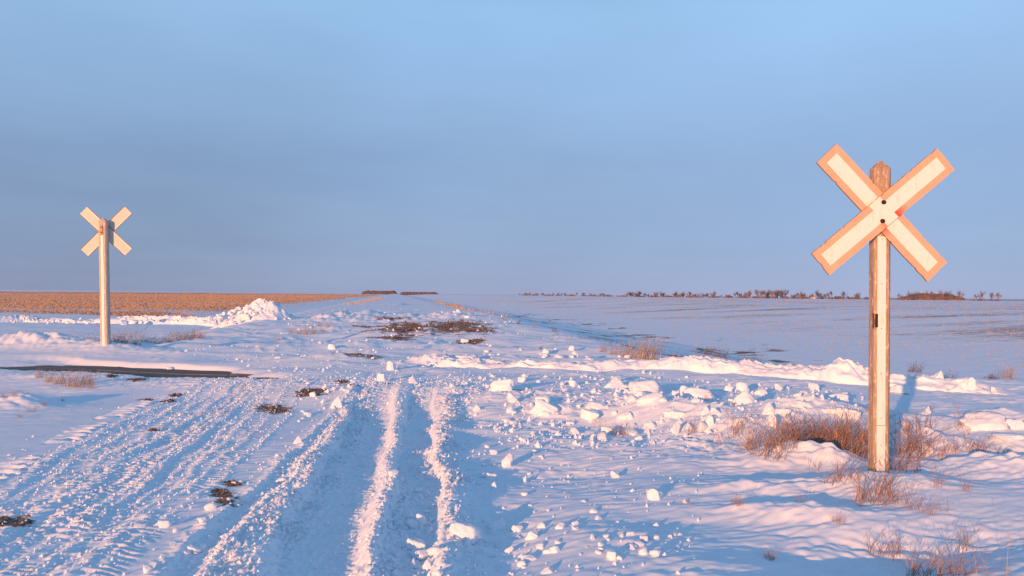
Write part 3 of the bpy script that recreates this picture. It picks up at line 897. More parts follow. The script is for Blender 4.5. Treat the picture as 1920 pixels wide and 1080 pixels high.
def chunk_mesh(kind, seed, big=True):
    """broken snow: directions clipped by random planes, corners eased, surface crumbled"""
    rnd = np.random.default_rng(seed)
    D, Fc = (ICO_V, ICO_F) if big else (ICO_V3, ICO_F3)
    if kind == 'block':
        n0 = np.array([[1, 0, 0], [-1, 0, 0], [0, 1, 0], [0, -1, 0], [0, 0, 1], [0, 0, -1]], float)
        h0 = rnd.uniform(0.58, 0.85, 6); extra, he = 8, (0.66, 0.98)
        n0 = n0 + rnd.normal(0, 0.26, n0.shape)
    elif kind == 'slab':
        n0 = np.array([[1, 0, 0], [-1, 0, 0], [0, 1, 0], [0, -1, 0], [0, 0, 1], [0, 0, -1]], float)
        h0 = rnd.uniform(0.6, 0.85, 6); extra, he = 7, (0.65, 0.95)
        n0 = n0 + rnd.normal(0, 0.22, n0.shape)
    elif kind == 'wedge':
        n0 = np.array([[0.9, 0, 0.65], [-0.8, 0.3, 0.55], [0.1, -0.9, 0.5], [0, 0.9, 0.4], [0, 0, -1]], float)
        h0 = rnd.uniform(0.5, 0.72, 5); extra, he = 5, (0.6, 0.95)
        n0 = n0 + rnd.normal(0, 0.15, n0.shape)
    else:
        n0 = rnd.normal(0, 1, (9, 3)); h0 = rnd.uniform(0.68, 0.9, 9); extra, he = 8, (0.72, 0.98)
    ne = rnd.normal(0, 1, (extra, 3)); hh = rnd.uniform(*he, extra)
    Nn = np.vstack([n0, ne]); Nn /= np.linalg.norm(Nn, axis=1)[:, None]
    Hh = np.concatenate([h0, hh])
    dots = D @ Nn.T
    rad = np.where(dots > 0.05, Hh[None, :] / np.maximum(dots, 0.05), 9.0)
    k = 48.0 if kind != 'lump' else 18.0
    rmin = -np.log(np.sum(np.exp(-k * np.minimum(rad, 3)), axis=1)) / k
    P = D * rmin[:, None]
    s = rnd.uniform(0, 50)
    w = 0.10 * fbm(P[:, 0] * 2.2 + s, P[:, 1] * 2.2 + P[:, 2] * 1.7, 3, seed) + 0.05 * fbm(P[:, 2] * 4 + s, P[:, 0] * 3 - P[:, 1] * 3, 3, seed + 3)
    if big: w = w + 0.022 * fbm(P[:, 0] * 11 + P[:, 2] * 5, P[:, 1] * 11 - P[:, 2] * 7, 2, seed + 9)
    P = P * (1 + w)[:, None]
    lo, hi = P.min(0), P.max(0)
    P = (P - (lo + hi) / 2) / (hi - lo)
    P[:, 2] += 0.5
    me = bpy.data.meshes.new('snow_' + kind)
    me.from_pydata([tuple(p) for p in P], [], Fc)
    me.polygons.foreach_set('use_smooth', [True] * len(me.polygons))
    me.update()
    me.materials.append(M_SNOW)
    return me

PROTO = {k: [chunk_mesh(k, 100 + 13 * i + 7 * j, True) for i in range(5)] for j, k in enumerate(('block', 'slab', 'wedge', 'lump'))}
PROTO_S = {k: [chunk_mesh(k, 300 + 13 * i + 7 * j, False) for i in range(5)] for j, k in enumerate(('block', 'slab', 'wedge', 'lump'))}

def put_chunk(x, y, z, w, d, h, kind, name='snow_block', rz=0.0, tilt=(0, 0), parent=None, small=False, sink=0.14, idx=None):
    ms = (PROTO_S if small else PROTO)[kind]
    me = ms[random.randrange(len(ms)) if idx is None else idx % len(ms)]
    o = bpy.data.objects.new(name, me)
    link(o, parent)
    o.scale = (w, d, h)
    o.rotation_euler = (tilt[0], tilt[1], rz)
    loc = Vector((x, y, z - h * sink))
    o.location = loc if parent is None else loc - parent.location
    return o

def sweep_bank(name, P, hts, wf, wb, ncol, amp, cell, seed, ds=0.03):
    """a heaped bank of snow along P (x, y): steep towards the camera side, uneven crest"""
    P = np.array(P, float)
    seg = np.r_[0, np.cumsum(np.hypot(*np.diff(P, axis=0).T))]
    s = np.arange(0, seg[-1], ds)
    px = np.interp(s, seg, P[:, 0]); py = np.interp(s, seg, P[:, 1]); hh = np.interp(s, seg, hts)
    tx = np.gradient(px, s); ty = np.gradient(py, s)
    tx = np.convolve(np.pad(tx, 12, 'edge'), np.ones(25) / 25, 'valid'); ty = np.convolve(np.pad(ty, 12, 'edge'), np.ones(25) / 25, 'valid')
    nl = np.hypot(tx, ty); tx /= nl; ty /= nl
    nx, ny = -ty, tx                         # towards the far side when the path runs left to right
    t = np.linspace(-1, 1, ncol)
    S, T = np.meshgrid(s, t, indexing='ij')
    W = np.where(T < 0, wf, wb)
    X = px[:, None] + nx[:, None] * T * W; Y = py[:, None] + ny[:, None] * T * W
    prof = np.where(T < 0, 1 - np.abs(T) ** 1.7, 1 - np.abs(T) ** 1.3)
    prof = np.clip(prof, 0, 1)
    hv = hh[:, None] * (1 + 0.22 * noise(S / 0.8, T * 0 + seed, seed) + 0.12 * noise(S / 0.25, T, seed + 1))
    Z = hv * prof
    e = np.clip(prof * 3, 0, 1)
    amp = amp * np.clip((hh[:, None] - 0.07) / 0.07, 0.22, 1.15)
    Z = Z + e * amp * (0.8 * billow(S / cell, T * W / cell * 1.4, seed + 2) + 0.35 * billow(S / cell * 2.7, T * W / cell * 3.1, seed + 3) - 0.4) * (0.4 + 1.2 * sstep(-0.4, 0.5, noise(S / (cell * 2.5), T * W / cell, seed + 6)))
    Z = Z + e * amp * 0.9 * noise(S / (cell * 6), T * W / (cell * 0.7), seed + 5)       # layering along the bank
    endf = sstep(0, 0.5, S) * (1 - sstep(s[-1] - 0.6, s[-1], S))
    g = H(X, Y)
    Z = g - 0.03 + (Z + 0.02) * endf - 0.05 * (1 - e)
    X = X + e * 0.5 * amp * noise(S / cell, T * 3, seed + 7); Y = Y + e * 0.6 * amp * noise(S / cell, T * 3, seed + 8)
    o = grid_mesh(name, np.stack([X, Y, Z], -1), M_SNOW)
    if o.data.polygons[(len(s) // 2) * (ncol - 1) + ncol // 2].normal.z < 0: o.data.flip_normals()
    return o

# long plowed ridge beyond the track, right of the road
foot = [(775, 693, .05), (800, 690, .15), (860, 690, .13), (960, 698, .115), (1040, 702, .11), (1100, 702, .11), (1180, 700, .115), (1300, 701, .15),
        (1400, 704, .16), (1450, 710, .13), (1520, 716, .14), (1560, 719, .19), (1590, 722, .29), (1625, 725, .20), (1660, 728, .12), (1700, 730, .15), (1750, 733, .17), (1790, 735, .11), (1830, 738, .14), (1880, 742, .07), (1990, 750, .02)]
pr = [G(u, v - 3, 0.1) for u, v, h in foot]
pr = [(x, y + 0.25) for x, y in pr]
ridge = sweep_bank('snow_ridge', pr, [f[2] for f in foot], 0.30, 0.75, 72, 0.075, 0.34, 201, 0.025)
tag(ridge, 'long plowed snow ridge running right along the far side of the track', 'snow ridge')

# low broken bank at far left, behind the left sign
bank_px = [(-160, 606, .2), (40, 603, .32), (62, 603, .36), (70, 604, .12), (120, 604, .16), (160, 605, .14), (200, 606, .2), (240, 606, .36),
           (300, 607, .40), (330, 607, .42), (380, 609, .36), (420, 612, .4)]
pb = [G(u, v, -0.5) for u, v, h in bank_px]
bank = sweep_bank('snow_bank', pb, [f[2] for f in bank_px], 0.55, 0.7, 44, 0.10, 0.28, 231, 0.07)
tag(bank, 'low lumpy snow bank behind the left sign, in front of the stubble field', 'snow bank')

# low drift in the left foreground of the left sign
# big heap of plowed snow
hx, hy = G(466, 618, -0.32)
heap = bpy.data.objects.new('snow_heap', None); link(heap)
heap.location = (hx, hy + 0.5, gz(hx, hy + 0.5))
tag(heap, 'tall pointed heap of plowed snow lumps left of the road', 'snow heap')
bpy.context.view_layer.update()
n1, n2 = 150, 70
th = np.linspace(0, 2 * np.pi, n1, endpoint=False); rad = np.linspace(0, 1, n2) ** 0.9
TH, RA = np.meshgrid(th, rad, indexing='xy')
rx = 2.3; ry = 1.4
hxx = RA * np.cos(TH) * rx; hyy = RA * np.sin(TH) * ry
pk = np.clip(1 - np.hypot((hxx - 0.35) / np.where(hxx > 0.35, 1.7, 2.7), hyy / 1.4), 0, 1)
hz = 0.92 * (0.25 * pk + 0.75 * pk ** 1.15) 
hz = hz + np.clip(1.15 - RA, 0, 0.6) * 0.20 * (0.7 * billow(hxx / 0.30, hyy / 0.30, 251) + 0.5 * billow(hxx / 0.14, hyy / 0.14, 252) - 0.35)
hz = hz + H(hxx + heap.location.x, hyy + heap.location.y) - heap.location.z - 0.12 * RA ** 4
hm = grid_mesh('heap_body', np.stack([hxx, hyy, hz], -1), M_SNOW, heap, closed_v=True)
if hm.data.polygons[n1 * 30].normal.z < 0: hm.data.flip_normals()
def heap_z(x, y):
    p = max(0.0, 1 - math.hypot((x - 0.35) / (1.7 if x > 0.35 else 2.7), y / 1.4))
    return 0.92 * (0.25 * p + 0.75 * p ** 1.15)
for i in range(120):
    a = random.uniform(math.pi, 2 * math.pi) if random.random() < .8 else random.uniform(0, 2 * math.pi)
    rr_ = math.sqrt(random.random()) * 0.98
    x = rr_ * math.cos(a) * rx; y = rr_ * math.sin(a) * ry
    s = random.uniform(0.07, 0.22)
    put_chunk(heap.location.x + x, heap.location.y + y, heap.location.z + heap_z(x, y) - 0.02, s * random.uniform(1, 1.5), s, s * random.uniform(.7, 1.1),
              random.choice(('block', 'lump', 'wedge')), 'lump', random.uniform(0, 6.28), (random.uniform(-.4, .4), random.uniform(-.4, .4)), heap, True, 0.3)
for i in range(46):           # lumps frozen into the bank
    k = random.uniform(0.03, 0.98)
    u = -60 + 490 * k
    x, y = G(u, 606 + random.uniform(-3, 3), -0.5)
    s = random.uniform(0.14, 0.34) * (1.3 if 230 < u else 0.8)
    hgt = float(np.interp(u, [f[0] for f in bank_px], [f[2] for f in bank_px]))
    put_chunk(x, y + 0.05, gz(x, y) + random.uniform(0, 0.75) * hgt, s * random.uniform(1, 1.6), s, s * random.uniform(.7, 1.0), random.choice(('block', 'lump', 'lump')),
              'lump', random.uniform(0, 6.28), (random.uniform(-.3, .3), random.uniform(-.3, .3)), bank, True, 0.3)

# named blocks: u, foot v, width px, height px, kind, label
BLOCKS = [
    (949, 736, 50, 25, 'slab', 'long drooping snow block at the left end of the rubble', -0.35),
    (1154, 728, 44, 20, 'wedge', 'low pyramid-shaped snow block behind the rubble, left of the biggest block', 0.0),
    (1215, 743, 70, 31, 'slab', 'biggest slab of snow in the rubble, sloping down to the right', 0.22),
    (1271, 750, 17, 16, 'lump', 'round snow ball at the right foot of the biggest slab', 0),
    (1287, 741, 19, 17, 'lump', 'shaded round lump just right of the biggest slab', 0),
    (1020, 777, 52, 25, 'slab', 'tongue-shaped snow block with a thick rounded right end', 0.25),
    (1108, 789, 37, 21, 'block', 'square box-like snow block at the front edge of the rubble', 0),
    (1222, 770, 48, 22, 'lump', 'domed snow block in front of the biggest slab', 0),
    (1266, 778, 38, 15, 'slab', 'flat snow slab sloping away right of the domed block', 0.2),
    (1270, 813, 28, 21, 'wedge', 'lone angular snow block at the front of the rubble, near sparse stems', 0),
    (963, 756, 21, 19, 'lump', 'crumbly round lump below the long drooping block', 0),
    (1120, 768, 40, 13, 'slab', 'thin snow plate lying above the square block', 0.1),
    (1173, 780, 28, 14, 'lump', 'low crumbled mound right of the square block', 0),
    (1136, 813, 22, 14, 'slab', 'tilted small slab below the square block', 0.4),
    (1317, 753, 64, 25, 'lump', 'broad flattened snow mound with stems at its foot', 0),
    (1404, 764, 58, 36, 'wedge', 'jagged snow block with a sharp peak, tallest in the rubble', 0.1),
    (1432, 742, 26, 12, 'slab', 'thin pointed shard behind the jagged peak', -0.3),
    (1443, 778, 24, 23, 'wedge', 'small pointed block half in shade right of the jagged peak', 0),
    (1470, 778, 28, 15, 'slab', 'curved slab fragment between the pointed block and the flat plate', 0.2),
    (1456, 800, 26, 24, 'block', 'leaning block just behind the dry grass clump', 0),
    (1481, 793, 22, 18, 'wedge', 'sunlit wedge poking out of the dry grass clump', 0),
    (1510, 769, 46, 12, 'slab', 'flat snow plate with a little peak on its right', 0.15),
    (1574, 763, 44, 23, 'block', 'upper of two stacked blocks left of the right signpost', -0.1),
    (1590, 785, 46, 23, 'slab', 'lower of two stacked blocks left of the right signpost', 0.3),
    (1336, 797, 22, 18, 'block', 'bright squarish block beneath a pair of lumps', 0),
    (1345, 781, 22, 16, 'lump', 'right-hand lump of the pair above the squarish block', 0),
    (1325, 777, 19, 17, 'wedge', 'left-hand lump of the pair above the squarish block', 0),
    (1392, 796, 36, 11, 'slab', 'brick-shaped snow bar at the left edge of the grass clump', 0.08),
    (1563, 787, 36, 9, 'slab', 'low flat slab at the foot of the two stacked blocks', 0),
    (1398, 679, 25, 15, 'lump', 'rounded lump on the crest of the ridge with dark weeds behind', 0),
    (1371, 675, 18, 9, 'slab', 'small flat block on the ridge crest, left of the rounded lump', 0),
    (1137, 688, 17, 18, 'slab', 'upright splinter of snow standing at the near end of the ridge crest', 0.9),
    (1111, 696, 16, 12, 'lump', 'ball of snow beside the upright splinter', 0),
    (1247, 683, 17, 12, 'block', 'lone block on the ridge crest right of the tan grass', 0),
    (1532, 689, 22, 12, 'slab', 'slab on the ridge just left of its big dome', 0),
    (1466, 689, 17, 12, 'lump', 'twin lumps on the ridge between rounded lump and dome', 0),
    (1696, 706, 36, 14, 'slab', 'broad slab on the ridge just right of the right signpost', 0),
    (1755, 726, 30, 30, 'wedge', 'upturned pointed slab on the ridge right of the signpost', 0.35),
    (1781, 704, 20, 12, 'block', 'cube-like block behind the upturned slab', 0),
    (1827, 724, 20, 22, 'block', 'stacked knobbly block near the right end of the ridge', 0.2),
    (1872, 720, 15, 12, 'lump', 'last small lump at the right end of the ridge', 0),
    (1738, 785, 25, 24, 'wedge', 'pointed fin of snow right of the signpost, before the rail', 0.3),
    (1853, 806, 84, 30, 'block', 'large flat-topped snow block by the rail near the right edge', 0.0),
    (1912, 806, 36, 18, 'lump', 'rounded block touching the right side of the large flat-topped block', 0),
    (1900, 828, 60, 10, 'slab', 'thin sunlit drift slab below the large flat-topped block', 0),
    (1688, 816, 22, 22, 'lump', 'shaded lump just right of the signpost behind the stems', 0),
    (1745, 822, 30, 20, 'lump', 'shaded round lump between the signpost and large flat-topped block', 0),
    (954, 876, 25, 24, 'lump', 'solitary round-cornered snow block right of the wheel ruts', 0),
    (924, 900, 23, 13, 'block', 'small oblong block just left below the solitary block', 0),
    (928, 853, 15, 9, 'slab', 'small flat chip above the oblong block', 0),
    (930, 919, 12, 15, 'wedge', 'small upright chip below the oblong block', 0),
    (987, 904, 9, 12, 'wedge', 'tiny upright chip right of the solitary block', 0),
    (870, 1010, 66, 30, 'slab', 'long tilted wedge of snow on the outer rut ridge', 0.55),
    (767, 972, 20, 15, 'lump', 'rounded top lump of the pile lying in the right rut', 0),
    (792, 985, 22, 20, 'lump', 'shaded lump at the right of the pile in the right rut', 0),
    (776, 990, 24, 18, 'block', 'lower lump of the pile lying in the right rut', 0),
    (782, 1036, 36, 25, 'block', 'bright lobed block in the right rut below the pile', 0),
    (803, 1070, 24, 22, 'wedge', 'pointed white block at the bottom of the right rut', 0),
    (780, 1064, 11, 17, 'wedge', 'narrow upright chip left of the bottom pointed block', 0),
    (935, 994, 38, 22, 'wedge', 'ridged crumbling block in the shade right of the long wedge', 0.1),
    (999, 1011, 22, 15, 'slab', 'tilted bright chip in the cluster right of the ridged block', 0.3),
    (971, 997, 24, 11, 'slab', 'flat chip between the ridged block and the tilted chip', 0.1),
    (959, 1037, 18, 12, 'lump', 'half-buried ball below the ridged block', 0),
    (993, 1052, 27, 10, 'lump', 'low half-buried mound at the front of the chip cluster', 0),
    (1235, 938, 38, 21, 'block', 'smooth loaf-shaped block alone on the windblown snow', 0),
    (1157, 896, 19, 13, 'lump', 'small lump on the windblown snow above the loaf-shaped block', 0),
    (632, 764, 26, 20, 'wedge', 'bright pointed clod near the track, left of the main rut', 0),
    (589, 745, 13, 9, 'block', 'small square clod beside a bare soil patch', 0),
    (716, 716, 19, 15, 'lump', 'crumbled clod on the crossing left of the main rut', 0),
    (734, 696, 18, 18, 'lump', 'crumbled clod just past the near rail, left of the main rut', 0),
    (776, 720, 22, 17, 'wedge', 'crumbled clod on the crossing right of the main rut', 0),
    (560, 832, 18, 14, 'wedge', 'upright crumbly clod in the flat snow left of the ruts', 0),
    (319, 687, 13, 9, 'lump', 'small yellowish snow ball on the far edge of the bare strip', 0),
    (872, 644, 16, 8, 'block', 'small block on the road beyond the ridge end', 0),
    (623, 656, 16, 10, 'lump', 'clod at the end of a snow streak left on the road beyond the rails', 0),
]
for i, (u, v, w, h, kind, label, roll) in enumerate(BLOCKS):
    x, y, z = GH(u, v - 1)
    s = y / F_PX
    big = w >= 15
    W = w * s; Hh = h * s
    dep = min(W, max(Hh * 1.1, W * 0.65))
    y2_ = y + dep * 0.35
    on_ridge = label.find('ridge') >= 0 and v < 730 and u > 1000
    if on_ridge:
        # set it down on the crest of the ridge
        jx = np.interp(x, [p[0] for p in pr], [p[1] for p in pr]) + 0.05
        hz_ = float(np.interp(x, [p[0] for p in pr], [f[2] for f in foot]))
        k = jx / y
        x *= k; s *= k; W *= k; Hh *= k; dep *= k
        y2_ = jx + 0.1; 
        zt = CAM_Z - (v - (551.5 + 0.00885 * (u - 960))) * y2_ / F_PX
        z = min(max(zt, gz(x, y2_) + 0.2 * hz_), gz(x, y2_) + hz_ * 0.95)
    elif y > 0:
        z = min(z, gz(x, y2_))
    o = put_chunk(x, y2_, z, W * 1.04, dep, Hh * 1.25, kind, 'snow_block', (i * 0.61) % 0.7 - 0.35, (0, roll), None, not big, 0.20, i)
    tag(o, label, 'snow block', 'broken snow blocks')

# small lumps told apart only by where they lie
BLOCK_AT = []
for (u, v, w, h, kind, label, roll) in BLOCKS:
    core = label
    for cut in (',', ' at ', ' in ', ' with ', ' sloping', ' behind', ' just', ' below', ' above', ' right of', ' left of', ' between', ' beneath', ' poking', ' half', ' on ', ' lying',
                ' standing', ' beside', ' near', ' by ', ' alone', ' touching', ' past', ' running'):
        core = core.split(cut)[0]
    if u > 1000 and v < 730 and 'ridge' in label: continue
    BLOCK_AT.append((G(u, v, 0.08), core))
def near_block(x, y):
    return min(BLOCK_AT, key=lambda b: (b[0][0] - x) ** 2 + (b[0][1] - y) ** 2)[1]
def scatter(n, fn, smin, smax, label, group, kinds=('lump', 'block', 'wedge', 'slab'), sink=0.2):
    k = 0; guard = 0
    while k < n and guard < n * 30:
        guard += 1
        p = fn()
        if p is None: continue
        x, y = p
        s = smin * (smax / smin) ** random.random() ** 1.6
        o = put_chunk(x, y, gz(x, y), s * random.uniform(1, 1.6), s, s * random.uniform(.55, 1.0), random.choice(kinds), 'snow_lump',
                      random.uniform(0, 6.28), (random.uniform(-.3, .3), random.uniform(-.3, .3)), None, True, sink)
        tag(o, label + near_block(x, y) if label.endswith(' the ') else label, 'snow lump', group)
        k += 1
def px_region(poly):
    us = [p[0] for p in poly]; vs = [p[1] for p in poly]
    def inside(u, v):
        c = False; n = len(poly)
        for i in range(n):
            (a, b), (d, e) = poly[i], poly[i - 1]
            if (b > v) != (e > v) and u < (d - a) * (v - b) / (e - b) + a: c = not c
        return c
    def f():
        for _ in range(40):
            u = random.uniform(min(us), max(us)); v = random.uniform(min(vs), max(vs))
            if inside(u, v): return G(u, v, 0.05)
    return f
scatter(78, px_region([(880, 725), (960, 715), (1180, 718), (1330, 740), (1420, 770), (1400, 800), (1300, 812), (1130, 815), (960, 790)]), 0.045, 0.13,
        'small snow lump in the rubble, closest to the ', 'small rubble lumps')
scatter(14, px_region([(1420, 745), (1620, 745), (1620, 790), (1500, 800)]), 0.05, 0.14,
        'small snow lump left of the right signpost behind the grass clump', 'lumps behind the grass clump')
scatter(26, px_region([(1000, 925), (1110, 925), (1160, 1000), (1080, 1060), (960, 1060), (940, 980)]), 0.03, 0.075,
        'small half-buried chip on the ripples, closest to the ', 'chips right of the ruts', sink=0.42)
scatter(14, px_region([(1130, 960), (1290, 960), (1250, 1040), (1120, 1040)]), 0.03, 0.06,
        'tiny snow ball below the loaf-shaped block', 'snow balls in the foreground', ('lump', 'lump', 'block'))
scatter(12, px_region([(890, 830), (1060, 800), (1080, 850), (960, 930), (895, 930)]), 0.025, 0.055,
        'tiny snow crumb near the solitary block', 'crumbs round the solitary block')
scatter(26, px_region([(740, 860), (800, 860), (830, 950), (830, 1075), (750, 1075)]), 0.03, 0.085,
        'snow lump in the right wheel rut, closest to the ', 'lumps in the right rut', ('lump', 'block', 'wedge'))
scatter(24, px_region([(230, 985), (420, 900), (620, 770), (600, 830), (420, 1000), (250, 1070)]), 0.025, 0.06,
        'small clod on the flat snow between the left tracks', 'clods between the left tracks', ('lump', 'block'))
scatter(16, px_region([(560, 735), (690, 735), (660, 790), (560, 790)]), 0.03, 0.075,
        'small clod near the bare soil patches before the rail', 'clods before the rail', ('lump', 'block'))
scatter(22, px_region([(880, 655), (1180, 672), (1180, 688), (900, 684)]), 0.05, 0.15,
        'snow lump scattered behind the low left part of the ridge', 'lumps behind the ridge', ('lump', 'block', 'slab'))
scatter(18, px_region([(420, 655), (700, 655), (700, 690), (420, 685)]), 0.04, 0.09,
        'snow clod on the road just beyond the rails, left side', 'clods beyond the rails')
scatter(16, px_region([(560, 588), (640, 585), (930, 592), (900, 606), (640, 604)]), 0.12, 0.30,
        'clod in the churned plow line across the far road', 'clods of the far plow line', ('lump', 'block'))
scatter(12, px_region([(1250, 666), (1620, 672), (1880, 706), (1880, 716), (1600, 690), (1250, 680)]), 0.07, 0.18,
        'snow lump on the crest of the plowed ridge', 'lumps on the ridge crest', ('lump', 'block', 'slab'), 0.0)

# crumbs: far too many to count
def crumb_stuff():
    octa = np.array([[1, 0, 0], [-1, 0, 0], [0, 1, 0], [0, -1, 0], [0, 0, 1], [0, 0, -0.6]])
    of = np.array([[0, 2, 4], [2, 1, 4], [1, 3, 4], [3, 0, 4], [2, 0, 5], [1, 2, 5], [3, 1, 5], [0, 3, 5]])
    XY = []; S = []
    def add(x, y, s): XY.append((x, y)); S.append(s)
    rnd = random.Random(5)
    for (xs, ys), w, h, s in RUBBLE:
        for _ in range(700):
            y = rnd.uniform(3.2, 11.5) if rnd.random() < .7 else rnd.uniform(3.2, 7)
            add(float(np.interp(y, ys, xs)) + rnd.gauss(0, w * 0.75), y, rnd.uniform(0.004, 0.015))
    for (xs, ys), h, w, l in RIDGES:
        for _ in range(300):
            y = rnd.uniform(3.2, 11.5)
            add(float(np.interp(y, ys, xs)) + rnd.gauss(0, w * 1.2), y, rnd.uniform(0.004, 0.013))
    fr = px_region([(870, 715), (1200, 705), (1620, 745), (1620, 800), (1300, 825), (960, 830), (870, 780)])
    for _ in range(1100):
        p = fr(); add(p[0], p[1], 0.010 + 0.028 * rnd.random() ** 4)
    fr = px_region([(300, 660), (900, 640), (950, 700), (860, 760), (600, 760), (480, 700)])
    for _ in range(700):
        p = fr(); add(p[0], p[1], 0.010 + 0.025 * rnd.random() ** 4)
    fr = px_region([(560, 580), (950, 580), (1000, 640), (520, 640)])
    for _ in range(350):
        p = fr(); add(p[0], p[1], 0.015 + 0.05 * rnd.random() ** 4)
    fr = px_region([(880, 820), (1350, 820), (1300, 1075), (870, 1075)])
    for _ in range(260):
        p = fr(); add(p[0], p[1], 0.005 + 0.012 * rnd.random() ** 2)
    XY = np.array(XY); S = np.array(S)
    Z = H(XY[:, 0], XY[:, 1])
    n = len(S)
    rot = RNG.uniform(0, 6.28, n)
    sc3 = RNG.uniform(0.6, 1.3, (n, 3))
    V = octa[None] * sc3[:, None, :] * S[:, None, None]
    V = V + RNG.normal(0, 0.18, V.shape) * S[:, None, None]
    cx = V[..., 0] * np.cos(rot)[:, None] - V[..., 1] * np.sin(rot)[:, None]
    cy = V[..., 0] * np.sin(rot)[:, None] + V[..., 1] * np.cos(rot)[:, None]
    V = np.stack([cx + XY[:, 0:1], cy + XY[:, 1:2], V[..., 2] + (Z + S * 0.25)[:, None]], -1).reshape(-1, 3)
    F = (of[None] + (np.arange(n) * 6)[:, None, None]).reshape(-1, 3)
    o = mesh_obj('snow_crumbs', V, [tuple(f) for f in F.tolist()], M_SNOW)
    tag(o, 'loose snow crumbs strewn along ruts, crossing and rubble', 'snow crumbs', kind='stuff')
crumb_stuff()

# clods and gravel standing in the bare patches
def soil_clods():
    octa = np.array([[1, 0, 0], [-1, 0, 0], [0, 1, 0], [0, -1, 0], [0, 0, 1], [0, 0, -0.6]])
    of = np.array([[0, 2, 4], [2, 1, 4], [1, 3, 4], [3, 0, 4], [2, 0, 5], [1, 2, 5], [3, 1, 5], [0, 3, 5]])
    XY = []
    for (x, y, rx_, ry_, sk) in SOILW:
        n = int(min(2600, 120 + 1500 * rx_ * ry_))
        a = RNG.uniform(0, 6.283, n); r_ = np.sqrt(RNG.random(n)) * 1.0
        dy = r_ * np.sin(a) * ry_
        XY.append(np.stack([x + r_ * np.cos(a) * rx_ + sk * dy, y + dy], -1))
    XY = np.concatenate(XY)
    keep = RNG.random(len(XY)) < sstep(0.3, 0.95, soil_mask(XY[:, 0], XY[:, 1]))
    XY = XY[keep]
    n = len(XY)
    S = (0.003 + 0.0007 * XY[:, 1]) * RNG.uniform(0.4, 1.6, n)
    Z = H(XY[:, 0], XY[:, 1])
    V = octa[None] * RNG.uniform(0.6, 1.4, (n, 1, 3)) * S[:, None, None] + RNG.normal(0, 0.2, (n, 6, 3)) * S[:, None, None]
    V = V + np.stack([XY[:, 0], XY[:, 1], Z + S * 0.2], -1)[:, None, :]
    F = (of[None] + (np.arange(n) * 6)[:, None, None]).reshape(-1, 3)
    o = mesh_obj('soil_clods', V.reshape(-1, 3), [tuple(f) for f in F.tolist()], M_SOIL)
    tag(o, 'brown earth clods in the bare patches of the road', 'soil clods', kind='stuff')
soil_clods()

# ---------------------------------------------------------------- dry grass and weeds
def blades(n, h, spread, lean, wid, seed, heads=0.0, droop=0.3, twigs=0.0):
    rnd = random.Random(seed)
    V = []; F = []
    def strip(pts, w0, w1):
        side = Vector((rnd.uniform(-1, 1), rnd.uniform(-1, 1), 0))
        if side.length < 0.05: side = Vector((1, 0, 0))
        side.normalize()
        b = len(V); m = len(pts)
        for i, p in enumerate(pts):
            w = w0 + (w1 - w0) * i / (m - 1)
            V.append(p - side * w); V.append(p + side * w)
        for i in range(m - 1):
            F.append((b + 2 * i, b + 2 * i + 1, b + 2 * i + 3, b + 2 * i + 2))
    for _ in range(n):
        a = rnd.uniform(0, 6.283); r = spread * math.sqrt(rnd.random())
        p = Vector((r * math.cos(a), r * math.sin(a) * 0.7, -0.03))
        hh = h * (0.3 + 0.7 * rnd.random() ** 1.3)
        la = rnd.gauss(lean[0], lean[2]), rnd.gauss(lean[1], lean[2])
        pts = [p]
        for k in range(1, 5):
            t = k / 4
            pts.append(p + Vector((la[0] * hh * t + la[0] * droop * hh * t * t, la[1] * hh * t + la[1] * droop * hh * t * t, hh * (t - 0.12 * droop * t * t) + 0.03)))
        strip(pts, wid, wid * 0.25)
        if rnd.random() < heads:
            q = pts[-1]; d = (pts[-1] - pts[-2]).normalized()
            L_ = rnd.uniform(0.04, 0.09) * h / 0.4
            strip([q - d * L_ * 0.4, q + d * L_ * 0.2, q + d * L_], wid * 1.6, wid * 0.4)
        if rnd.random() < twigs:
            for _k in range(rnd.randint(2, 5)):
                t = rnd.uniform(0.35, 0.95); i = min(3, int(t * 4)); q = pts[i].lerp(pts[i + 1], t * 4 - i)
                aa = rnd.uniform(0, 6.283); ll = hh * rnd.uniform(0.12, 0.3)
                e = q + Vector((math.cos(aa) * ll * 0.7, math.sin(aa) * ll * 0.7, ll * 0.8))
                strip([q, q.lerp(e, 0.5), e], wid * 0.6, wid * 0.5)
    me = bpy.data.meshes.new('tuft')
    me.from_pydata([tuple(v) for v in V], [], F); me.update()
    return me

TUFTS = {
    'dense': [blades(82, 0.40, 0.20, (0.06, 0.0, 0.42), 0.0029, 400 + i, 0.35, 0.5, 0.25) for i in range(4)],
    'weed': [blades(26, 0.30, 0.10, (0.1, 0.0, 0.35), 0.0026, 420 + i, 0.6, 0.5, 0.8) for i in range(4)],
    'sparse': [blades(14, 0.24, 0.10, (0.1, 0.0, 0.35), 0.0022, 440 + i, 0.4, 0.5, 0.4) for i in range(3)],
    'tall': [blades(80, 0.70, 0.28, (0.12, 0.0, 0.16), 0.0050, 460 + i, 0.6, 0.5, 0.15) for i in range(3)],
    'stem': [blades(7, 0.55, 0.12, (0.12, 0.05, 0.22), 0.0034, 480 + i, 0.5, 0.5, 0.4) for i in range(3)],
}
for kind, ms in TUFTS.items():
    for i, me in enumerate(ms):
        me.materials.append({'dense': M_GRASS, 'weed': M_GRASS, 'sparse': M_GRASS, 'tall': M_TAN, 'stem': M_TAN}[kind])
DARK_T = []
for i in range(3):
    me = blades(60, 0.45, 0.22, (0.08, 0.0, 0.22), 0.0045, 500 + i, 0.5, 0.5, 0.3); me.materials.append(M_DARKW); DARK_T.append(me)
TUFTS['dark'] = DARK_T

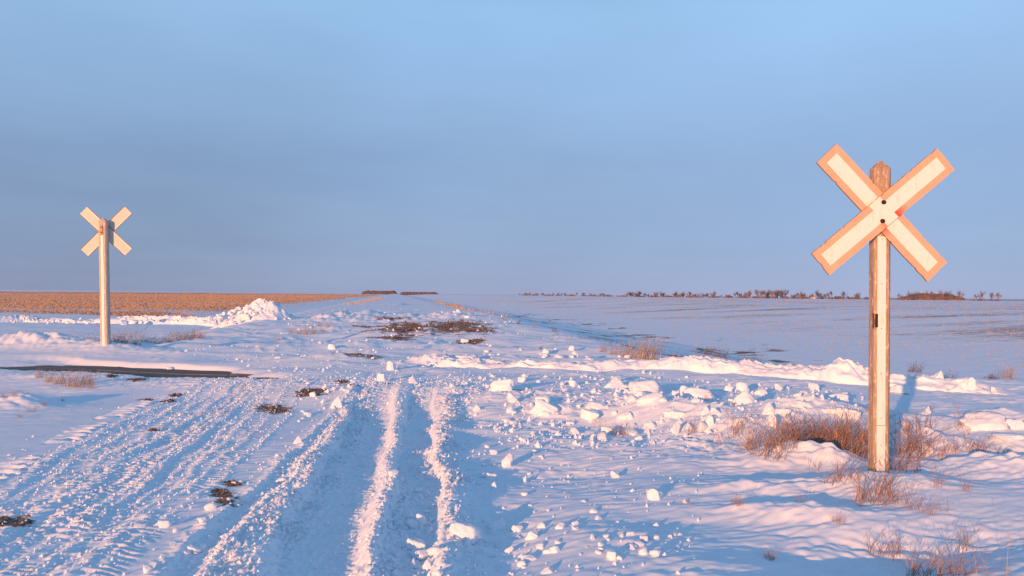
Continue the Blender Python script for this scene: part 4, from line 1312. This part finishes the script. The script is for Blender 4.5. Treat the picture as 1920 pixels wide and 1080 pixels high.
ORD = ['leftmost', 'second from left', 'third from left', 'fourth from left', 'fifth from left', 'sixth from left', 'seventh from left', 'eighth from left',
       'ninth from left', 'tenth from left', 'eleventh from left', 'twelfth from left', 'rightmost']
def nth(i, n):
    return 'rightmost' if i == n - 1 else ORD[i]

def tuft(u, v, hpx, kind, label, group=None, wf=1.0, cat='dry grass'):
    x, y, z = GH(u, v)
    base = {'dense': 0.36, 'weed': 0.30, 'sparse': 0.24, 'tall': 0.70, 'stem': 0.55, 'dark': 0.45}[kind]
    s = hpx * y / F_PX / base
    me = random.choice(TUFTS[kind])
    o = bpy.data.objects.new('grass_tuft' if kind != 'weed' else 'dry_weed', me)
    link(o)
    o.location = (x, y, z)
    o.scale = (s * wf, s * wf, s)
    o.rotation_euler = (0, 0, random.uniform(-0.8, 0.8))
    tag(o, label, cat, group)
    return o

L_ = sorted([(1420, 838, 46), (1440, 850, 52), (1465, 846, 50), (1492, 836, 58), (1515, 832, 54), (1540, 834, 56), (1562, 838, 50), (1585, 842, 58), (1602, 850, 66), (1618, 858, 60),
                  (1480, 815, 40), (1550, 815, 42), (1600, 825, 62)])
for i_, (u, v, h) in enumerate(L_):
    tuft(u, v, h, 'dense', 'red-brown dry grass tuft in the thick clump left of the signpost, ' + nth(i_, len(L_)), 'tufts of the thick clump', 1.2)
L_ = sorted([(1700, 850, 60), (1725, 838, 44), (1690, 880, 55), (1790, 850, 34), (1820, 848, 40), (1765, 858, 40), (1840, 842, 34), (1880, 850, 28)])
for i_, (u, v, h) in enumerate(L_):
    tuft(u, v, h, 'dense' if h > 42 else 'weed', 'dry grass tuft around the low snow mound right of the signpost, ' + nth(i_, len(L_)), 'tufts right of the signpost', 1.3)
for (u, v, h, k, lab) in [
    (1560, 905, 50, 'weed', 'thin reddish weed in front of the snow mound left of the post'),
    (1590, 895, 66, 'weed', 'tall thin weed on the snow mound nearest the post'),
    (1530, 880, 40, 'sparse', 'sparse stems on top of the mound left of the post'),
    (1640, 940, 66, 'dense', 'bushy tuft directly below the foot of the right signpost'),
    (1662, 930, 80, 'weed', 'tall stems leaning right, just below the signpost foot'),
    (1692, 945, 40, 'weed', 'small curled weed right of the bushy tuft'),
    (1715, 955, 42, 'weed', 'upright little weed, second right of the bushy tuft'),
    (1742, 962, 38, 'weed', 'upright little weed, third right of the bushy tuft'),
    (1770, 958, 30, 'sparse', 'last little weed right of the bushy tuft'),
    (1757, 912, 42, 'weed', 'weed with curled head right of the post foot'),
    (1810, 920, 34, 'weed', 'low bent weed on the ripples right of the post'),
    (1500, 942, 26, 'weed', 'small weed on a drift left of the bushy tuft'),
    (1575, 978, 20, 'dense', 'short stubby tuft on the drift edge above the hollow'),
    (1292, 947, 30, 'sparse', 'small stems on the windblown snow by the loaf-shaped block'),
    (1385, 945, 20, 'dense', 'straw stub on a small drift crest left of the hollow'),
    (1445, 1045, 22, 'dense', 'straw stub at the left rim of the shaded hollow'),
    (1645, 1040, 60, 'weed', 'dark weed in the shaded hollow, upper left one'),
    (1680, 1042, 56, 'weed', 'dark curled weed in the middle of the shaded hollow'),
    (1810, 1025, 44, 'weed', 'bent broken weed at the right of the shaded hollow'),
    (1735, 1072, 60, 'dense', 'dark tangled tuft at the bottom of the hollow'),
    (1800, 1074, 62, 'dense', 'spiky pale tuft at the bottom edge near the right corner'),
    (1868, 1076, 100, 'stem', 'tall pale stems at the bottom right corner'),
    (1300, 812, 34, 'weed', 'sparse stems right of the lone angular block'),
    (1163, 815, 26, 'dense', 'little red-brown tuft at the front of the rubble'),
    (1120, 800, 24, 'sparse', 'few stems beside the square box-like block'),
    (1350, 832, 44, 'sparse', 'thin upright stems left of the thick grass clump'),
    (1380, 812, 60, 'weed', 'tall branching weed at the left edge of the thick clump'),
    (1395, 845, 34, 'sparse', 'low dark stems at the lower left of the thick clump'),
    (1325, 755, 22, 'weed', 'stems growing at the foot of the broad flattened mound'),
    (1735, 810, 50, 'weed', 'branching weed before the rail, right of the post'),
    (1800, 800, 40, 'weed', 'branching weed left of the large flat-topped block'),
    (1700, 812, 44, 'weed', 'leaning weed behind the signpost on its right')]:
    tuft(u, v, h, k, lab, None, 1.0 if k != 'dense' else 1.15)
L_ = sorted([(1150, 664, 22), (1172, 668, 32), (1192, 672, 40), (1208, 676, 46), (1222, 676, 44), (1130, 660, 18)])
for i_, (u, v, h) in enumerate(L_):
    tuft(u, v, h, 'tall', 'tan grass tuft in the clump standing behind the ridge, ' + nth(i_, len(L_)), 'tan clump behind the ridge', 1.1)
for (u, v, h, k, lab) in [
    (1258, 684, 26, 'tall', 'short tan tuft just right of the tan clump behind the ridge'),
    (1290, 680, 46, 'stem', 'tall thin stems behind the ridge crest, left pair'),
    (1312, 680, 52, 'stem', 'tall thin stems behind the ridge crest, right pair'),
    (1350, 660, 22, 'dark', 'dark tuft in the shaded hollow behind the ridge'),
    (1330, 655, 18, 'dark', 'dark tuft beside the hollow edge, left of its twin'),
    (1402, 682, 36, 'dark', 'dark weed right behind the rounded lump on the ridge'),
    (1418, 690, 26, 'dark', 'dark weed low behind the ridge, right of the rounded lump'),
    (1480, 690, 24, 'dark', 'dark sparse weed behind the twin lumps'),
    (1520, 694, 40, 'stem', 'long slanting stem behind the ridge left of its dome'),
    (1745, 704, 24, 'dark', 'dark tuft behind the ridge, left of the cube-like block'),
    (1775, 700, 26, 'dark', 'dark tuft directly behind the cube-like block'),
    (1715, 690, 22, 'dark', 'dark stems behind the ridge right of the signpost'),
    (1890, 702, 26, 'tall', 'brown tuft at the right edge beyond the ridge'),
    (1862, 702, 16, 'dark', 'low dark tuft near the right edge beyond the ridge'),
    (1040, 622, 10, 'dark', 'small dark tuft at the road verge beyond the ridge'),
    (1002, 614, 9, 'tall', 'tan tuft on the road verge, nearest of three beyond the ridge'),
    (972, 607, 9, 'tall', 'tan tuft on the road verge, middle of three beyond the ridge'),
    (945, 601, 9, 'tall', 'tan tuft on the road verge, farthest of three beyond the ridge'),
    (1015, 655, 8, 'dark', 'low dark grass at the verge left of the tan clump')]:
    tuft(u, v, h, k, lab, None, 1.2)
L_ = sorted([(95, 716, 22), (112, 720, 26), (130, 724, 30), (148, 726, 28), (165, 720, 26), (75, 708, 18), (172, 728, 20)])
for i_, (u, v, h) in enumerate(L_):
    tuft(u, v, h, 'tall', 'straw tuft in front of the bare strip at left, ' + nth(i_, len(L_)), 'straw clump before the bare strip', 1.2)
L_ = sorted([(10, 748, 16), (40, 782, 12), (62, 772, 14), (85, 760, 14), (30, 750, 14), (120, 752, 10)])
for i_, (u, v, h) in enumerate(L_):
    tuft(u, v, h, 'weed', 'low faint weed on flat snow near the left edge, ' + nth(i_, len(L_)), 'low weeds at the left edge', 1.4)
for (u, v, h, lab) in [(168, 641, 18, 'reddish tuft at the left foot of the left sign'), (185, 643, 12, 'short tuft touching the left foot of the left sign'),
                       (220, 646, 22, 'reddish tuft at the right foot of the left sign'), (236, 648, 40, 'taller weed right of the left sign'),
                       (95, 642, 22, 'reddish tuft left of the left sign, taller of two'), (125, 641, 20, 'reddish tuft left of the left sign, nearer of two'),
                       (40, 640, 16, 'faint tuft near the left edge beyond the strip')]:
    tuft(u, v, h, 'dense', lab, None, 1.2)
L_ = sorted([(275, 642, 12), (295, 645, 16), (315, 640, 14), (340, 638, 20), (360, 638, 20), (372, 634, 16), (256, 645, 10)])
for i_, (u, v, h) in enumerate(L_):
    tuft(u, v, h, 'dense', 'reddish tuft in the grass line right of the left sign, ' + nth(i_, len(L_)), 'grass line right of the left sign', 1.5)
L_ = sorted([(545, 626, 12), (560, 626, 14), (575, 627, 16), (590, 626, 14), (605, 624, 12), (522, 637, 8), (615, 615, 12), (600, 612, 10)])
for i_, (u, v, h) in enumerate(L_):
    tuft(u, v, h, 'tall', 'tan tuft on the left road shoulder beyond the crossing, ' + nth(i_, len(L_)), 'tufts on the left shoulder', 1.3)

# the strips of standing grass along both verges read as one mass
def verge(name, line, n, h, wid, spread, label, seed, mat=None):
    rnd = random.Random(seed)
    V = []; F = []
    L = np.array([G(u, v, 0.0) for u, v in line])
    seg = np.r_[0, np.cumsum(np.hypot(*np.diff(L, axis=0).T))]
    for _ in range(n):
        s = rnd.random() * seg[-1]
        if noise(np.array([s / 4.0]), np.array([seed * 1.1]), 3)[0] + rnd.uniform(-.45, .45) - (0.45 if s < 22 and seg[-1] > 150 else 0) < 0: continue
        x = float(np.interp(s, seg, L[:, 0])) + rnd.gauss(0, spread); y = float(np.interp(s, seg, L[:, 1])) + rnd.gauss(0, 0.8)
        V.append((x, y, h * rnd.uniform(.45, 1), wid * rnd.uniform(.7, 1.4) * (1 + 0.012 * y), rnd.gauss(0.2, 0.3), rnd.uniform(-0.5, 0.5)))
    A = np.array(V); Z = H(A[:, 0], A[:, 1])
    VV = []
    for (x, y, hh, w, le, a), z in zip(A, Z):
        sx, sy = math.cos(a) * w, math.sin(a) * w
        b = len(VV)
        VV += [(x - sx, y - sy, z - .03), (x + sx, y + sy, z - .03), (x + sx * .6 + le * hh * .5, y + sy * .6, z + hh * .6), (x - sx * .6 + le * hh * .5, y - sy * .6, z + hh * .6), (x + le * hh, y, z + hh)]
        F += [(b, b + 1, b + 2, b + 3), (b + 3, b + 2, b + 4)]
    o = mesh_obj(name, VV, F, mat or M_TAN)
    tag(o, label, 'grass verge', kind='stuff')
verge('grass_verge', [(930, 597), (895, 587), (870, 580), (845, 572), (820, 564), (795, 558.5), (782, 556.5)], 9000, 0.30, 0.010, 0.45,
      'tan grass along the right edge of the far road', 601)
verge('grass_verge', [(655, 574), (672, 570), (690, 566), (704, 563), (712, 559)], 800, 0.26, 0.010, 0.6,
      'tan grass along the left edge of the far road', 607)
verge('grass_verge', [(1090, 643), (1150, 646), (1250, 650), (1330, 664), (1420, 680), (1500, 694)], 500, 0.16, 0.006, 0.7,
      'thin dark grass line in the hollow behind the ridge', 613, M_DARKW)

# stubble standing in the fields
def stubble(name, n, region, hmin, hmax, label, seed):
    rnd = np.random.default_rng(seed)
    X, Y = region(rnd, n)
    Z = H(X, Y)
    m = len(X)
    r = np.hypot(X, Y)
    hh = rnd.uniform(hmin, hmax, m)
    w = (0.02 + 0.0008 * r) * rnd.uniform(0.5, 1.5, m)
    a = rnd.uniform(-0.9, 0.9, m) - 0.2
    V = []
    ks = [(-1, -.02), (-.62, .9), (-.35, .35), (-.05, 1.0), (.25, .4), (.6, .85), (1, -.02)]
    cx, sy = np.cos(a) * w, np.sin(a) * w
    P = np.stack([np.stack([X + cx * k, Y + sy * k, Z + np.where(z < 0, -0.05, z * hh * rnd.uniform(.7, 1.1, m))], -1) for k, z in ks], 1)
    V = P.reshape(-1, 3)
    b = (np.arange(m) * 7)
    F = []
    for t in ((0, 1, 2), (0, 2, 6), (2, 3, 4), (2, 4, 6), (4, 5, 6)):
        F.append(np.stack([b + t[0], b + t[1], b + t[2]], -1))
    F = np.concatenate(F)
    o = mesh_obj(name, V, [tuple(f) for f in F.tolist()], M_STUB)
    tag(o, label, 'stubble', kind='stuff')
def reg_left(rnd, n):
    r = 45 * (1600 / 45) ** rnd.random(n)
    a = rnd.uniform(math.radians(-40), math.radians(-7.5), n)
    X, Y = r * np.sin(a), r * np.cos(a)
    m = rnd.random(n) < stubble_mask(X, Y) * 1.2
    return X[m], Y[m]
def reg_right(rnd, n):
    r = 24 * (700 / 24) ** rnd.random(n)
    a = rnd.uniform(math.radians(-7), math.radians(40), n)
    X, Y = r * np.sin(a), r * np.cos(a)
    c = X + RS * Y
    m = (rnd.random(n) < stubble_mask(X, Y) * 1.0 + 0.0)
    return X[m], Y[m]
stubble('field_stubble', 120000, reg_left, 0.05, 0.15, 'orange-brown stubble covering the field at left', 701)
stubble('field_stubble', 90000, reg_right, 0.03, 0.09, 'sparse short stubble poking through the snow of the right field', 702)

# ---------------------------------------------------------------- trees on the horizon
def bare_tree(seed, h):
    """trunk and main limbs in one mesh, the finer branches and twigs in another"""
    rnd = random.Random(seed)
    TV, TF, CV, CF = [], [], [], []
    def limb(V, F, a, b, r0, r1):
        d = (b - a).normalized()
        s = d.cross(Vector((0.3, 0.9, 0.2))).normalized(); t = d.cross(s)
        k = len(V)
        for p, r in ((a, r0), (b, r1)):
            for i in range(3):
                an = i * 2.0944
                V.append(p + s * math.cos(an) * r + t * math.sin(an) * r)
        for i in range(3):
            j = (i + 1) % 3
            F.append((k + i, k + j, k + 3 + j, k + 3 + i))
    def grow(p, d, L, r, lev):
        q = p + d * L
        if lev <= 1: limb(TV, TF, p, q, r, r * 0.65)
        else: limb(CV, CF, p, q, r, r * 0.5)
        if lev >= 4: return
        n = rnd.randint(3, 4)
        for i in range(n):
            nd = (d + Vector((rnd.gauss(0, .42), rnd.gauss(0, .42), rnd.uniform(0, .35)))).normalized()
            grow(p.lerp(q, rnd.uniform(.35, 1)), nd, L * rnd.uniform(.55, .85), max(r * 0.6, 0.018), lev + 1)
    for st in range(rnd.randint(2, 4)):
        b = Vector((rnd.gauss(0, .05) * h, rnd.gauss(0, .05) * h, -0.3))
        grow(b, Vector((rnd.gauss(0, .16), rnd.gauss(0, .16), 1)).normalized(), h * rnd.uniform(0.20, 0.27), h * 0.016, 0)
    zt = max(v.z for v in CV)
    k = h / zt
    def mk(nm, V, F):
        me = bpy.data.meshes.new(nm); me.from_pydata([tuple(v * k) for v in V], [], F); me.update(); me.materials.append(M_BARK); return me
    return mk('trunk', TV, TF), mk('crown', CV, CF)
TREES = [bare_tree(800 + i, 1.0 * 9) for i in range(7)]
def tree(u, base_v, hpx, dist, label, group, wide=1.0):
    X = (u - 960) / F_PX * dist
    hgt = hpx * dist / F_PX
    tr, cr_ = random.choice(TREES)
    o = bpy.data.objects.new('bare_tree', None); link(o)
    o.location = (X, dist, gz(X, dist))
    k = hgt / 9.0
    o.scale = (k * wide, k * wide, k)
    o.rotation_euler = (0, 0, random.uniform(0, 6.28))
    for nm, me in (('trunk', tr), ('crown', cr_)):
        link(bpy.data.objects.new(nm, me), o)
    tag(o, label, 'tree', group)
rt = random.Random(3)
for u in np.linspace(978, 1140, 26):
    tree(u + rt.uniform(-7, 7), 553, rt.uniform(3, 7), 2000 + rt.uniform(-100, 100), 'tiny bare tree at the far left end of the horizon tree row', 'far left part of the tree row', 1.5)
for u in np.linspace(1172, 1400, 38):
    tree(u + rt.uniform(-9, 9), 556, rt.choice((5, 6, 8, 9, 11, 13)), 1300 + rt.uniform(-60, 60), 'bare tree in the middle stretch of the horizon tree row', 'middle part of the tree row', 1.6)
for u in np.linspace(1402, 1628, 30):
    tree(u + rt.uniform(-10, 10), 560, rt.choice((7, 9, 11, 13, 16, 19)), 850 + rt.uniform(-40, 40), 'bare tree in the row left of the right signpost', 'tree row left of the signpost', 1.4)
for u, h in [(1686, 14), (1692, 10), (1708, 19), (1714, 20), (1738, 20), (1745, 18), (1762, 21), (1776, 20), (1798, 20)]:
    tree(u, 563, h, 760, 'bare tree standing before the dark rounded bluff right of the signpost', 'trees before the right bluff', 1.1)
for u, h, lab in [(1827, 13, 'small bare tree, first right of the dark bluff'), (1842, 20, 'tall bare tree, second right of the dark bluff'),
                  (1858, 17, 'bare tree, left of the last close pair on the right horizon'), (1871, 17, 'rightmost bare tree of the horizon row')]:
    tree(u, 564, h, 740, lab, None, 1.2)

def bluff(u0, u1, h0, dist, label, seed, dome=False):
    """a distant planted bluff: a dense mass of stems and twigs"""
    rnd = random.Random(seed)
    V = []; F = []
    x0 = (u0 - 960) / F_PX * dist; x1 = (u1 - 960) / F_PX * dist; hgt = h0 * dist / F_PX
    n = 2600
    for _ in range(n):
        t = rnd.random(); x = x0 + (x1 - x0) * t; y = dist + rnd.uniform(0, 30)
        e = min(1, min(t, 1 - t) * (2.6 if dome else 14) + (0.35 if dome else 0.45))
        top = hgt * e * (0.8 + 0.2 * float(noise(np.array([x / 9]), np.array([seed]), 2)[0]))
        z0 = gz(x, y) if _ % 50 == 0 else z0
        h = top * rnd.uniform(0.75, 1.0)
        w = 0.001 * dist * rnd.uniform(0.4, 1.0)
        b = len(V)
        lx = rnd.gauss(0, .05) * h
        V += [(x - w * .3, y, z0 - .5), (x + w * .3, y, z0 - .5), (x + w + lx, y + rnd.uniform(-1, 1), z0 + h * .6), (x + lx, y, z0 + h), (x - w + lx, y + rnd.uniform(-1, 1), z0 + h * .65)]
        F.append((b, b + 1, b + 2, b + 3, b + 4))
    o = mesh_obj('tree_bluff', V, F, M_WOODS)
    tag(o, label, 'woods', kind='stuff')
bluff(679, 741, 7.5, 2300, 'dark bluff of trees left of the road end on the horizon', 31)
bluff(751, 820, 5.5, 2500, 'long low dark bluff of trees right of the road end', 32)
bluff(1712, 1810, 16, 900, 'dark rounded bluff right of the signpost on the horizon', 33, True)

def brush(pts, n, label, seed):
    """low leafless brush under the tree row"""
    rnd = random.Random(seed)
    V = []; F = []
    us = [p[0] for p in pts]; ds_ = [p[1] for p in pts]; hs = [p[2] for p in pts]
    for _ in range(n):
        u = rnd.uniform(us[0], us[-1]); d = float(np.interp(u, us, ds_)) + rnd.uniform(-15, 15)
        gap = float(noise(np.array([u / 14.0]), np.array([seed * 1.0]), 4)[0])
        if gap < -0.15: continue
        x = (u - 960) / F_PX * d; h = float(np.interp(u, us, hs)) * d / F_PX * rnd.uniform(0.3, 1.0) * (0.6 + 0.6 * max(0, gap))
        z = gz(x, d); w = 0.00035 * d * rnd.uniform(0.5, 1.2); lx = rnd.gauss(0, 0.25) * h
        b = len(V)
        V += [(x - w, d, z - .2), (x + w, d, z - .2), (x + w * .6 + lx, d, z + h), (x - w * .6 + lx * 1.4, d, z + h * .8)]
        F.append((b, b + 1, b + 2, b + 3))
    o = mesh_obj('brush_line', V, F, M_BARK)
    tag(o, label, 'brush', kind='stuff')
brush([(975, 2050, 4), (1150, 1700, 5), (1180, 1300, 6), (1400, 1000, 8), (1630, 860, 8), (1700, 800, 6), (1880, 760, 5)], 4200, 'thin line of leafless brush under the horizon trees', 41)

# a small pale shed among the trees
sh = bpy.data.objects.new('farm_shed', None); link(sh)
sx, sy = (1523 - 960) / F_PX * 880, 880
sh.location = (sx, sy, gz(sx, sy))
tag(sh, 'tiny pale farm shed among the horizon trees left of the signpost', 'shed')
bm = bmesh.new(); box_bm(bm, -2.6, 2.6, -2, 2, -0.3, 2.4); bm_obj('wall', bm, M_WALL, sh)
bm = bmesh.new()
v = [bm.verts.new(p) for p in ((-2.9, -2.3, 2.3), (2.9, -2.3, 2.3), (2.9, 2.3, 2.3), (-2.9, 2.3, 2.3), (-2.9, 0, 3.7), (2.9, 0, 3.7))]
for f in ((0, 1, 5, 4), (2, 3, 4, 5), (0, 4, 3), (1, 2, 5), (3, 2, 1, 0)): bm.faces.new([v[i] for i in f])
bm_obj('roof', bm, M_ROOF, sh)
bm = bmesh.new(); box_bm(bm, -0.5, 0.5, -2.06, -2.003, -0.2, 1.9); bm_obj('door', bm, M_ROOF, sh)
